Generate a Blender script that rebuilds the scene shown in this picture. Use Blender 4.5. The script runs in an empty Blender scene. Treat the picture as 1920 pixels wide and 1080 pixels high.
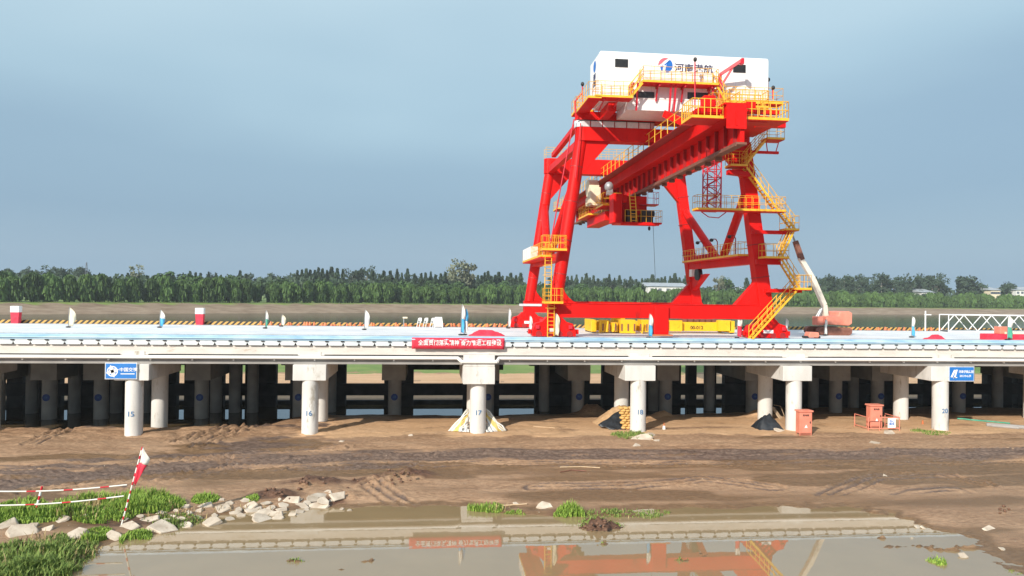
import bpy, math, random
import numpy as np
from mathutils import Vector, Matrix
R=math.radians
S=bpy.context.scene
COL=S.collection
rnd=random.Random(7)
# ------------------------------------------------------------------ camera
FPX=1400.; TH=math.atan(7.6e-5*FPX); ROLL=.0129; CAMH=10.96; PITCH=math.atan(13/FPX)
cd=bpy.data.cameras.new('camera'); cam=bpy.data.objects.new('camera',cd); COL.objects.link(cam); S.camera=cam
cd.sensor_width=36; cd.lens=36*FPX/1920; cd.clip_start=.3; cd.clip_end=6000
cam.matrix_world=Matrix.Translation((0,0,CAMH))@Matrix.Rotation(-TH,4,'Z')@Matrix.Rotation(R(90)+PITCH,4,'X')@Matrix.Rotation(ROLL,4,'Z')
# ------------------------------------------------------------------ sky, sun
SUN_EL=R(29); SUN_AZ=R(-143)   # direction towards the sun, clockwise from +Y
w=bpy.data.worlds.new('World'); S.world=w; w.use_nodes=True
nt=w.node_tree; nt.nodes.clear(); N=nt.nodes.new; L=nt.links.new
wo=N('ShaderNodeOutputWorld'); bg=N('ShaderNodeBackground'); L(bg.outputs[0],wo.inputs[0])
sky=N('ShaderNodeTexSky'); sky.sky_type='NISHITA'; sky.sun_disc=False; sky.sun_elevation=SUN_EL; sky.sun_rotation=SUN_AZ
sky.air_density=1.2; sky.dust_density=2.5
tc=N('ShaderNodeTexCoord'); sx=N('ShaderNodeSeparateXYZ'); L(tc.outputs['Generated'],sx.inputs[0])
# overcast veil: colour by elevation, broken by soft cloud noise
mp=N('ShaderNodeMapping'); mp.inputs['Scale'].default_value=(1,1,3.2); L(tc.outputs['Generated'],mp.inputs[0])
nz=N('ShaderNodeTexNoise'); nz.inputs['Scale'].default_value=1.25; nz.inputs['Detail'].default_value=3; nz.inputs['Roughness'].default_value=.45; L(mp.outputs[0],nz.inputs[0])
ad=N('ShaderNodeMath'); ad.operation='MULTIPLY_ADD'; ad.inputs[1].default_value=.34; ad.inputs[2].default_value=-.17; L(nz.outputs[0],ad.inputs[0])
a1=N('ShaderNodeMath'); a1.operation='MULTIPLY_ADD'; L(sx.outputs[0],a1.inputs[0]); a1.inputs[1].default_value=-.07; L(ad.outputs[0],a1.inputs[2])
a0=N('ShaderNodeMath'); a0.operation='MULTIPLY'; L(a1.outputs[0],a0.inputs[0]); zz=N('ShaderNodeMapRange'); zz.inputs[1].default_value=.02; zz.inputs[2].default_value=.22; L(sx.outputs[2],zz.inputs[0]); L(zz.outputs[0],a0.inputs[1])
a2=N('ShaderNodeMath'); a2.operation='ADD'; L(sx.outputs[2],a2.inputs[0]); L(a0.outputs[0],a2.inputs[1])
cr=N('ShaderNodeValToRGB'); L(a2.outputs[0],cr.inputs[0]); e=cr.color_ramp.elements
e[0].position=-.0; e[0].color=(.30,.45,.60,1); e[1].position=1; e[1].color=(.62,.76,.86,1)
for p,c in ((.05,(.325,.47,.61)),(.12,(.285,.43,.575)),(.20,(.32,.475,.61)),(.28,(.42,.60,.72)),(.38,(.54,.72,.82))):
    k=e.new(p); k.color=(*c,1)
vm=N('ShaderNodeVectorMath'); vm.operation='SCALE'; vm.inputs['Scale'].default_value=10; L(cr.outputs[0],vm.inputs[0])
mx=N('ShaderNodeMixRGB'); mx.inputs[0].default_value=.86; L(sky.outputs[0],mx.inputs[1]); L(vm.outputs[0],mx.inputs[2])
L(mx.outputs[0],bg.inputs[0]); bg.inputs[1].default_value=.1
sl=bpy.data.lights.new('sun','SUN'); sl.energy=5.0; sl.angle=R(.7); sl.color=(1,.92,.80)
so=bpy.data.objects.new('sun',sl); COL.objects.link(so)
sdir=Vector((math.sin(SUN_AZ)*math.cos(SUN_EL),math.cos(SUN_AZ)*math.cos(SUN_EL),math.sin(SUN_EL)))
so.rotation_euler=sdir.to_track_quat('Z','Y').to_euler(); so.location=(-20,-20,60)
S.view_settings.view_transform='Standard'; S.view_settings.look='None'; S.view_settings.exposure=.12; S.view_settings.gamma=1
# ------------------------------------------------------------------ helpers
def P(px,py,Y=None,Z=None):
    """point of the place seen at photo pixel (px,py) at depth Y or height Z"""
    u=px-960; v=540-py; c,s=math.cos(ROLL),math.sin(ROLL)
    u,v=u*c-v*s,u*s+v*c
    d=(u/FPX,1,v/FPX); cp,sp=math.cos(PITCH),math.sin(PITCH)
    d=(d[0],cp-d[2]*sp,sp+d[2]*cp); ct,st=math.cos(TH),math.sin(TH)
    q=(d[0]*ct+d[1]*st,-d[0]*st+d[1]*ct,d[2])
    t=Y/q[1] if Y is not None else (Z-CAMH)/q[2]
    return Vector((q[0]*t,q[1]*t,CAMH+q[2]*t))
def noise_mat(name,c1,c2,scale=2,rough=.6,metal=0,bump=0,bscale=None,detail=5,stretch=(1,1,1),spec=.5,rust=None,rscale=1.,rthr=.62,coat=0,randv=0):
    m=bpy.data.materials.new(name); m.use_nodes=True; t=m.node_tree; b=t.nodes['Principled BSDF']
    n=t.nodes.new; l=t.links.new
    tcn=n('ShaderNodeTexCoord'); g=n('ShaderNodeNewGeometry'); mpn=n('ShaderNodeMapping'); mpn.inputs['Scale'].default_value=stretch
    l(g.outputs['Position'],mpn.inputs[0])
    z=n('ShaderNodeTexNoise'); z.inputs['Scale'].default_value=scale; z.inputs['Detail'].default_value=detail; l(mpn.outputs[0],z.inputs[0])
    r=n('ShaderNodeValToRGB'); r.color_ramp.elements[0].position=.32; r.color_ramp.elements[1].position=.68
    r.color_ramp.elements[0].color=(*c1,1); r.color_ramp.elements[1].color=(*c2,1); l(z.outputs[0],r.inputs[0])
    out=r.outputs[0]
    if rust:
        z2=n('ShaderNodeTexNoise'); z2.inputs['Scale'].default_value=rscale; z2.inputs['Detail'].default_value=8; z2.inputs['Roughness'].default_value=.7; l(mpn.outputs[0],z2.inputs[0])
        r2=n('ShaderNodeValToRGB'); r2.color_ramp.elements[0].position=rthr; r2.color_ramp.elements[1].position=rthr+.12; l(z2.outputs[0],r2.inputs[0])
        mm=n('ShaderNodeMixRGB'); l(r2.outputs[0],mm.inputs[0]); l(out,mm.inputs[1]); mm.inputs[2].default_value=(*rust,1); out=mm.outputs[0]
    if randv:
        oi=n('ShaderNodeObjectInfo'); hv=n('ShaderNodeHueSaturation'); mr=n('ShaderNodeMapRange'); mr.inputs[3].default_value=1-randv; mr.inputs[4].default_value=1+randv
        l(oi.outputs['Random'],mr.inputs[0]); l(mr.outputs[0],hv.inputs['Value']); l(out,hv.inputs['Color']); out=hv.outputs[0]
    l(out,b.inputs['Base Color'])
    b.inputs['Roughness'].default_value=rough; b.inputs['Metallic'].default_value=metal; b.inputs['Specular IOR Level'].default_value=spec
    b.inputs['Coat Weight'].default_value=coat
    if bump:
        z3=n('ShaderNodeTexNoise'); z3.inputs['Scale'].default_value=bscale or scale*4; z3.inputs['Detail'].default_value=6; l(mpn.outputs[0],z3.inputs[0])
        bp=n('ShaderNodeBump'); bp.inputs['Strength'].default_value=bump; bp.inputs['Distance'].default_value=.05; l(z3.outputs[0],bp.inputs['Height']); l(bp.outputs[0],b.inputs['Normal'])
    return m
M={}
def mk(k,*a,**kw): M[k]=noise_mat(k,*a,**kw)
mk('red',(.60,.005,.004),(.72,.008,.006),.7,.5,spec=.22,rust=(.36,.012,.010),rscale=1.1,rthr=.6,stretch=(1,1,.3),bump=.08,bscale=3)
mk('crimson',(.55,.012,.03),(.62,.02,.045),2,.5)
mk('darkred',(.30,.012,.015),(.36,.02,.02),2,.5)
mk('yellow',(.80,.42,.02),(.88,.52,.05),3,.45)
mk('spreader_yellow',(.80,.46,.012),(.86,.52,.02),1.5,.45,rust=(.35,.13,.02),rscale=1.6,rthr=.6)
mk('orange',(.50,.13,.05),(.6,.2,.07),2,.5)
mk('white',(.80,.80,.80),(.86,.86,.86),1,.4)
mk('cream',(.72,.62,.44),(.8,.72,.55),2,.6)
mk('louvre',(.025,.028,.03),(.04,.042,.045),5,.4)
mk('black',(.012,.012,.014),(.03,.03,.032),4,.5)
mk('grey_metal',(.28,.30,.32),(.4,.42,.44),3,.4,metal=.3)
mk('panel',(.62,.66,.70),(.78,.8,.82),5,.25,metal=.2)
mk('blue',(.015,.16,.52),(.02,.2,.6),2,.5)
mk('logo_blue',(.01,.13,.5),(.015,.16,.56),2,.5)
mk('logo_red',(.55,.12,.16),(.6,.16,.2),2,.5)
mk('ink',(.02,.025,.09),(.03,.03,.11),2,.5)
mk('mark_blue',(.03,.12,.3),(.06,.2,.4),9,.6)
mk('disc_blue',(.012,.035,.16),(.02,.06,.24),9,.6)
mk('paint_white',(.8,.82,.85),(.88,.88,.88),3,.5)
mk('concrete',(.56,.545,.52),(.72,.705,.68),.9,.75,bump=.12,bscale=12,rust=(.38,.34,.28),rscale=1.6,rthr=.56,stretch=(1,1,.35))
mk('concrete_lip',(.58,.54,.50),(.70,.66,.62),.6,.8,bump=.12,bscale=10,stretch=(1,1,4),rust=(.40,.30,.20),rscale=.5,rthr=.6)
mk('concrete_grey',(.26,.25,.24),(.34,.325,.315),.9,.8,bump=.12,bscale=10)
mk('concrete_shade',(.05,.05,.05),(.09,.088,.085),1,.9,spec=.1)  # concrete darkened past its own tone to hold the under-deck shade
mk('pile_inner',(.26,.25,.23),(.36,.345,.32),.9,.8,rust=(.30,.24,.17),rscale=.9)  # darker copy of the pier concrete, under-deck shade worked into the colour
mk('deck',(.66,.67,.69),(.78,.78,.79),.35,.7,bump=.04,bscale=6,rust=(.60,.62,.66),rscale=.3,rthr=.5)
mk('ledge_blue',(.28,.47,.66),(.52,.68,.80),.8,.4,stretch=(1,1,6))
mk('form_panel',(.56,.62,.67),(.72,.75,.77),1.2,.5)
mk('pipe_white',(.80,.79,.77),(.86,.85,.83),1,.4)
mk('fabric_white',(.75,.74,.70),(.82,.80,.76),3,.8)
mk('fabric_cream',(.72,.66,.50),(.8,.74,.58),3,.8)
mk('fabric_blue',(.05,.34,.62),(.1,.42,.7),3,.8)
mk('fabric_green',(.05,.30,.2),(.1,.38,.28),3,.8)
mk('fabric_red',(.62,.02,.05),(.72,.04,.08),3,.7)
mk('fabric_yellow',(.75,.55,.15),(.8,.62,.25),3,.8)
mk('tarp_black',(.012,.015,.02),(.03,.036,.045),3,.45,bump=.5,bscale=6)
mk('tarp_stripe',(.7,.68,.68),(.8,.78,.76),3,.6)
mk('box_orange',(.68,.22,.15),(.76,.27,.19),2,.5)
mk('sandbag',(.55,.33,.10),(.66,.42,.16),4,.85,bump=.4)
mk('stone',(.38,.31,.24),(.58,.50,.41),2.2,.85,bump=.3,bscale=9,rust=(.3,.22,.15),rscale=2.5,rthr=.58,randv=.18)
mk('clod',(.11,.055,.035),(.2,.11,.07),4,.85,bump=.6,bscale=12,randv=.15)
mk('wood',(.5,.36,.22),(.62,.47,.32),6,.8)
mk('rustbrown',(.16,.06,.04),(.24,.10,.07),4,.7)
mk('boom_white',(.62,.58,.50),(.75,.71,.62),2,.5,rust=(.3,.2,.12),rscale=2,rthr=.6)
mk('roof_far',(.30,.33,.37),(.40,.43,.46),.3,.6)
mk('wall_far',(.66,.66,.64),(.75,.74,.72),.3,.7)
mk('far_dark',(.10,.12,.15),(.14,.16,.19),.3,.7)
mk('bark',(.09,.07,.05),(.15,.12,.09),2,.9)
mk('pale_bark',(.36,.33,.28),(.46,.42,.36),2,.9)
def leafmat(k,c1,c2,sc,rv=.22):
    mk(k,c1,c2,sc,.65,randv=rv,spec=.2)
leafmat('leaf_willow',(.040,.085,.020),(.095,.165,.045),.7,.3)
leafmat('leaf_dark',(.030,.066,.022),(.065,.115,.038),.4)
leafmat('leaf_far',(.030,.055,.034),(.055,.085,.05),.3)
leafmat('leaf_pale',(.12,.14,.09),(.19,.20,.13),.4)
leafmat('grass',(.11,.22,.03),(.34,.46,.09),7,.0)
leafmat('weed',(.08,.15,.03),(.27,.34,.09),6,.0)
class MB:
    def __init__(s): s.v=[]; s.f=[]; s.sm=[]
    def add(s,vs,fs,smooth=False):
        o=len(s.v); s.v+= [tuple(x) for x in vs]; s.f+=[tuple(i+o for i in f) for f in fs]; s.sm+=[smooth]*len(fs); return s
    def box(s,x0,x1,y0,y1,z0,z1):
        vs=[(x,y,z) for z in (z0,z1) for y in (y0,y1) for x in (x0,x1)]
        return s.add(vs,[(0,2,3,1),(4,5,7,6),(0,1,5,4),(2,6,7,3),(0,4,6,2),(1,3,7,5)])
    def frame(s,p0,p1,up=(0,0,1)):
        a=Vector(p0); b=Vector(p1); d=(b-a).normalized(); u=Vector(up)
        if abs(d.dot(u))>.98: u=Vector((0,1,0))
        r=d.cross(u).normalized(); return a,b,r,r.cross(d).normalized()
    def beam(s,p0,p1,w_,h,w1=None,h1=None,up=(0,0,1)):
        a,b,r,u=s.frame(p0,p1,up); w1=w_ if w1 is None else w1; h1=h if h1 is None else h1
        vs=[]
        for c,ww,hh in ((a,w_,h),(b,w1,h1)):
            for i,j in ((-1,-1),(1,-1),(1,1),(-1,1)): vs.append(c+r*i*ww/2+u*j*hh/2)
        return s.add(vs,[(3,2,1,0),(4,5,6,7),(0,1,5,4),(1,2,6,5),(2,3,7,6),(3,0,4,7)])
    def tube(s,p0,p1,r0,r1=None,n=8,cap=True):
        r1=r0 if r1 is None else r1; a,b,r,u=s.frame(p0,p1); vs=[]
        for c,q in ((a,r0),(b,r1)):
            for i in range(n):
                t=2*math.pi*i/n; vs.append(c+r*math.cos(t)*q+u*math.sin(t)*q)
        fs=[(i,(i+1)%n,n+(i+1)%n,n+i) for i in range(n)]
        s.add(vs,fs,True)
        if cap: s.add(vs,[tuple(range(n))[::-1],tuple(range(n,2*n))])
        return s
    def path(s,pts,r,n=6):
        for a,b in zip(pts,pts[1:]): s.tube(a,b,r,n=n)
        return s
    def prism(s,poly,axis,a,b):
        """polygon in the plane normal to axis (x:(y,z) y:(x,z) z:(x,y)) from a to b"""
        def pt(p,t): return {'x':(t,p[0],p[1]),'y':(p[0],t,p[1]),'z':(p[0],p[1],t)}[axis]
        n=len(poly); vs=[pt(p,a) for p in poly]+[pt(p,b) for p in poly]
        return s.add(vs,[tuple(range(n))[::-1],tuple(range(n,2*n))]+[(i,(i+1)%n,n+(i+1)%n,n+i) for i in range(n)])
    def ball(s,c,rx,ry,rz,n=8,m=5,jit=0,rg=rnd):
        vs=[];c=Vector(c)
        for j in range(1,m):
            ph=math.pi*j/m
            for i in range(n):
                t=2*math.pi*i/n; k=1+rg.uniform(-jit,jit)
                vs.append(c+Vector((rx*math.sin(ph)*math.cos(t)*k,ry*math.sin(ph)*math.sin(t)*k,rz*math.cos(ph)*k)))
        top=len(vs); vs+= [c+Vector((0,0,rz)),c-Vector((0,0,rz))]
        fs=[(j*n+i,(j+1)*n+i,(j+1)*n+(i+1)%n,j*n+(i+1)%n) for j in range(m-2) for i in range(n)]
        fs+=[(top,i,(i+1)%n) for i in range(n)]+[(top+1,(m-2)*n+(i+1)%n,(m-2)*n+i) for i in range(n)]
        return s.add(vs,fs,True)
    def rail(s,pts,h=1.05,gap=1.,r=.02,mid=2,close=False):
        pts=[Vector(p) for p in pts]
        if close: pts=pts+[pts[0]]
        for a,b in zip(pts,pts[1:]):
            d=(b-a).length; n=max(1,round(d/gap))
            for i in range(n+1):
                q=a.lerp(b,i/n); s.tube(q,q+Vector((0,0,h)),r,n=4,cap=False)
            for k in range(1,mid+1):
                z=Vector((0,0,h*k/mid)); s.tube(a+z,b+z,r,n=4,cap=False)
        return s
    def each(s,name,mat,parent,n=8,nf=6):
        o=None
        for i in range(0,len(s.v),n):
            q=MB(); q.v=s.v[i:i+n]; q.f=[tuple(k-i for k in f) for f in s.f[i//n*nf:(i//n+1)*nf]]; q.sm=[False]*nf; o=q.build(name,mat,parent)
        return o
    def build(s,name,mat,parent=None,bevel=0,local=None):
        me=bpy.data.meshes.new(name)
        v=s.v
        off=Vector((0,0,0))
        if parent is not None: off=Vector(parent['_o']) if '_o' in parent else off
        me.from_pydata([(x-off[0],y-off[1],z-off[2]) for x,y,z in v],[],s.f)
        me.polygons.foreach_set('use_smooth',s.sm); me.update()
        me.materials.append(M[mat] if isinstance(mat,str) else mat)
        o=bpy.data.objects.new(name,me); COL.objects.link(o)
        if parent is not None: o.parent=parent; o['_o']=tuple(off)
        if bevel:
            b=o.modifiers.new('bevel','BEVEL'); b.width=bevel; b.segments=2; b.limit_method='ANGLE'
        return o
def tag(o,label=None,cat=None,group=None,kind=None):
    if label: o['label']=label
    if cat: o['category']=cat
    if group: o['group']=group
    if kind: o['kind']=kind
    return o
def thing(name,loc,label,cat,group=None):
    o=bpy.data.objects.new(name,None); COL.objects.link(o); o.location=loc; o['_o']=tuple(loc); o.empty_display_size=.5
    return tag(o,label,cat,group)
def solo(mb,name,mat,label,cat,group=None,kind=None,bevel=0):
    """a thing that is one mesh, with its origin at its base"""
    v=np.array(mb.v); c=(float(v[:,0].mean()),float(v[:,1].mean()),float(v[:,2].min()))
    mb.v=[(x-c[0],y-c[1],z-c[2]) for x,y,z in mb.v]
    o=mb.build(name,mat,bevel=bevel); o.location=c
    return tag(o,label,cat,group,kind)
def copy_tree(o,loc,label=None,group=None,rotz=None,scale=None):
    c=o.copy(); COL.objects.link(c); c.location=loc
    if label: c['label']=label
    if group: c['group']=group
    if rotz is not None: c.rotation_euler=(0,0,rotz)
    if scale: c.scale=scale
    for ch in o.children:
        d=ch.copy(); COL.objects.link(d); d.parent=c
        for g in ch.children:
            q=g.copy(); COL.objects.link(q); q.parent=d
    return c
def text(body,size,loc,mat,parent,name='lettering',rot=(R(90),0,0),sx=1,align='CENTER'):
    c=bpy.data.curves.new('t','FONT'); c.body=body; c.size=size; c.align_x=align; c.align_y='CENTER'; c.extrude=.006; c.offset=size*.012
    o=bpy.data.objects.new('t',c); COL.objects.link(o)
    me=bpy.data.meshes.new_from_object(o.evaluated_get(bpy.context.evaluated_depsgraph_get()))
    bpy.data.objects.remove(o); bpy.data.curves.remove(c)
    off=Vector(parent['_o']) if '_o' in parent else Vector((0,0,0))
    me.transform(Matrix.Translation(Vector(loc)-off)@Matrix.Rotation(rot[2],4,'Z')@Matrix.Rotation(rot[0],4,'X')@Matrix.Diagonal((sx,1,1,1)))
    me.materials.clear(); me.materials.append(M[mat]); me.name=name
    q=bpy.data.objects.new(name,me); COL.objects.link(q); q.parent=parent; q['_o']=tuple(off); return q
# ------------------------------------------------------------------ value noise
def vnoise(x,y,seed=0):
    xi=np.floor(x).astype(np.int64); yi=np.floor(y).astype(np.int64); fx=x-xi; fy=y-yi
    fx=fx*fx*(3-2*fx); fy=fy*fy*(3-2*fy)
    def h(a,b):
        n=(a*374761393+b*668265263+seed*1442695041)&0xffffffff
        n=((n^(n>>13))*1274126177)&0xffffffff
        return ((n^(n>>16))&0xffff)/65535.
    return (h(xi,yi)*(1-fx)+h(xi+1,yi)*fx)*(1-fy)+(h(xi,yi+1)*(1-fx)+h(xi+1,yi+1)*fx)*fy
def fbm(x,y,o=4,seed=0,g=.5):
    r=0;a=1;t=0
    for i in range(o): r=r+a*(vnoise(x*2**i,y*2**i,seed+i)-.5); t+=a; a*=g
    return r/t*2
def sdf(x,y,poly):
    """signed distance, negative inside"""
    d=np.full(x.shape,1e9); ins=np.zeros(x.shape,bool); n=len(poly)
    for i in range(n):
        ax,ay=poly[i][:2]; bx,by=poly[(i+1)%n][:2]; ex,ey=bx-ax,by-ay
        t=np.clip(((x-ax)*ex+(y-ay)*ey)/(ex*ex+ey*ey),0,1)
        d=np.minimum(d,np.hypot(x-ax-t*ex,y-ay-t*ey))
        c=((ay>y)!=(by>y))&(x<(bx-ax)*(y-ay)/(by-ay+1e-12)+ax); ins^=c
    return np.where(ins,-d,d)
def ss(a,b,x): t=np.clip((x-a)/(b-a),0,1); return t*t*(3-2*t)
PUD=[tuple(P(x,y,Z=0))[:2] for x,y in [(120,1120),(165,1060),(205,1020),(330,1002),(385,978),(470,965),(560,957),(700,953),(835,950),(1000,962),(1075,972),(1200,957),(1400,954),(1600,957),(1670,968),(1720,990),(1800,1008),(1845,1040),(1890,1079),(1940,1130),(1900,1500),(100,1500)]]
RUTS=[P(x,y,Z=.5) for x,y in [(0,905),(200,885),(450,862),(700,852),(1000,850),(1400,850),(1700,850),(1920,848)]]
TRACKS=[([tuple(P(a,b,Z=.5))[:2] for a,b in pl],dp) for pl,dp in (
 ([(0,880),(180,876),(330,862),(480,850),(640,840)],.05),([(0,897),(160,885),(300,868),(420,858)],.06),([(60,915),(260,890),(430,868),(620,858),(800,852)],.07),
 ([(250,905),(420,880),(560,872),(760,868)],.05),([(340,830),(400,812),(450,798),(485,788)],.08),([(370,838),(440,815),(500,795)],.08),([(60,835),(110,815),(130,798)],.06),
 ([(560,858),(900,848),(1300,850),(1700,845),(1920,842)],.05),([(560,875),(900,866),(1300,868),(1920,862)],.05),([(1000,905),(1180,903),(1330,893),(1450,905)],.04),
 ([(1480,960),(1560,915),(1640,889),(1760,884),(1850,900)],.05),([(1330,935),(1400,945),(1480,938)],.05),([(1650,928),(1720,915),(1800,910)],.03),([(700,905),(760,930),(800,955),(830,965)],.07),([(1750,960),(1840,940),(1920,930)],.04),([(1700,1000),(1800,985),(1900,978)],.06))]
def bankline(X): return np.interp(X,[-900,-400,-185,-35,120,420,900,3000],[190,285,345,438,490,560,660,1000])
WET=[tuple(P(x,y,Z=.4))[:2] for x,y in [(1570,905),(1650,890),(1740,886),(1780,895),(1700,905),(1640,902)]]
def ground(x,y):
    b=np.interp(y,[0,30,38,42,47,52,56,60,63,65.5],[.1,.1,.14,.3,.42,.55,.68,.7,.5,.28])
    edge=66.2+1.6*fbm(x*.22,y*0,3,5)+np.where(x>27,3.5,0)*ss(27,34,x)
    left=ss(-11,-15,x)*ss(58.6,60.2,y+.5*fbm(x*.4,y*0,2,6))*.85
    b=b-left*ss(70,64,y)
    pool=ss(0,1.6,y-edge)
    b=b*(1-pool)+(-.35)*pool
    b=np.where(y>75,np.interp(y,[75,80],[.42,.56]),b)
    b=np.where((y<=75)&(y>74.6),b+(.42-b)*(y-74.6)/.4,b)
    # relief
    amp=np.where(y<66,.05,.03)
    b=b+amp*fbm(x*.35,y*.5,4,1)*ss(180,60,y)+.022*fbm(x*1.6,y*2.2,4,2)*ss(100,60,y)
    # wheel ruts along the quay
    yr=np.interp(x,[p.x for p in RUTS],[p.y for p in RUTS])
    wr=np.exp(-((y-yr)/(1.5+.4*fbm(x*.1,x*0,2,9)))**2)
    b=b+wr*(.07*np.sin((y-yr)*6.2+1.2*fbm(x*.12,y*.1,2,11))+.09*fbm(x*.5,y*3.2,3,12)+.05*fbm(x*3,y*5,3,13)-.04)
    b=b+ss(-6,-10,x)*0
    wr2=np.exp(-((y-50.6)/1.2)**2)*ss(2,8,x); b=b+wr2*.05*fbm(x*.4,y*4,3,17)
    b=b+ss(40,43,y)*ss(56,54,y)*(.07*fbm(x*.28+y*.12,y*1.5,4,18)+.03*fbm(x*1.2,y*3.5,3,19))
    for pl,dp in TRACKS:
        dp=dp*1.9
        d_=np.full(x.shape,9.); kk=(y>39)&(y<64)&(d_>0)
        xx,yy=x[kk],y[kk]; xx2=xx+.25*fbm(xx*.5,yy*.5,2,61); yy2=yy+.22*fbm(xx*.45,yy*.6,3,62); dm=np.full(xx.shape,9.)
        for (ax,ay),(bx,by) in zip(pl,pl[1:]):
            ex,ey=bx-ax,by-ay; t=np.clip(((xx2-ax)*ex+(yy2-ay)*ey)/(ex*ex+ey*ey),0,1); dm=np.minimum(dm,np.hypot(xx2-ax-t*ex,yy2-ay-t*ey))
        tr=np.zeros(xx.shape)
        for c_ in (0.,.55): tr+=-np.exp(-((dm-c_)/.13)**2)+.75*np.exp(-((dm-c_-.22)/.1)**2)
        b[kk]+=dp*tr*(.45+.9*vnoise(xx*.9,yy*2,63))*(1+.5*np.sin(xx*14))
    b=b+(.028*fbm(x*2.6,y*4.2,3,64)+.012*fbm(x*7,y*9,2,65))*ss(38,41,y)*ss(66,60,y)
    # cut tracks on the left
    yl=yr+3+ (x+30)*.12
    b=b+ss(-2,-14,x)*np.exp(-((y-yl)/1.6)**2)*(.06*np.sin((y-yl)*5+fbm(x*.2,y*0,2,15)*2)+.05*fbm(x*.8,y*3,3,16))
    tb=ss(-5,-9,x)*ss(53.6,55,y)*ss(63,60,y); b=b+tb*(.16*fbm(x*.9+y*.7,y*2.4-x*.9,4,14)+.05*np.sin(y*5.-x*2.2+3*fbm(x*.3,y*.3,2,20))*vnoise(x*.3,y*.3,22))
    d=np.full(x.shape,50.)
    k=(y<45)&(x>-25)&(x<32)
    d[k]=sdf(x[k],y[k],PUD)
    d=d+(.9*fbm(x*.7,y*.9,5,21,.6)+.9*ss(14,24,x)*fbm(x*1.1,y*2.2,4,23))*ss(3,0,np.abs(d))
    sh=ss(-1.1,.9,d)
    b=np.where(k,-.22*(1-sh)+np.maximum(b,.03)*sh*ss(-.4,2.2,d)+.015*sh,b)
    # small islets and shallows
    def hump(cx,cy,sx_,sy_,h): return h*np.exp(-((x-cx)/sx_)**2-((y-cy)/sy_)**2)
    q=P(1125,988,Z=0); b=b+hump(q.x,q.y,1.05,.8,.5)*(1+.9*fbm(x*4.5,y*5,4,30))
    q=P(1180,970,Z=0); b=b+hump(q.x+1.,q.y+.2,2.2,.9,.19)*(1+.6*fbm(x*2,y*2,3,31))
    q=P(1750,1055,Z=0); b=b+hump(q.x,q.y,1.2,.8,.2)
    for px,py,a,h in ((1560,1000,1.1,.2),(1650,1010,1.3,.24),(1700,1025,1.5,.26),(1600,1040,.9,.21),(1780,1030,1.2,.27),(1320,1040,.7,.24),(560,1050,.8,.25),(690,1052,.6,.23),(640,1070,.5,.22),(1275,1050,.6,.24),(1130,1020,.4,.22)):
        q=P(px,py,Z=0); b=b+hump(q.x,q.y,a,.35,h)*(1+1.2*fbm(x*3,y*5,3,38))
    for px,py in ((900,958),(1068,962),(980,962)):
        q=P(px,py,Z=0); b=b+hump(q.x,q.y,1.3,.5,.14)
    # spoil heaps by the road
    for px,py,a,h in ((760,895,2.2,.42),(700,905,1.6,.2),(590,905,2.,.3),(520,925,1.6,.22),(640,925,2.2,.12)):
        q=P(px,py,Z=.35); hp_=hump(q.x,q.y,a*.66,.85,1.)*ss(-.9,-.3,fbm(x*.9,y*1.1,3,34)); b=b+h*hp_*(1+.9*fbm(x*2.2,y*2.4,4,33))+hp_*.16*fbm(x*5.5,y*6,3,36)
    q=P(250,1010,Z=.1); b=b+hump(-19,37.5,6,3.4,.22)
    for px,py,h,a in ((1110,765,.9,1.2),(1240,775,.5,1.),(1425,775,.6,1.3),(1440,792,.5,1.)):
        q=P(px,py,Z=.8); b=b+hump(q.x,q.y,a,.9,h)*(1+.4*fbm(x*2,y*2,3,35))
    # inner land and river, far bank
    b=b+ss(95,160,y)*.5*fbm(x*.02,y*.02,3,40)*.3
    b=b-ss(186,200,y)*3.6
    s=y-bankline(x)
    far=np.interp(s,[-24,-16,-9.5,-7.5,-6,0,6,400],[-3,-.3,2.3,2.4,2.55,4.8,5.,5.2])
    b=np.where(s>-24,np.maximum(b,far+.12*fbm(x*.06,y*.12,3,41)),b)
    return b
def lines(segs):
    o=[]
    for a,b,st in segs: o+=list(np.arange(a,b,st))
    return np.array(o+[segs[-1][1]])
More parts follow.
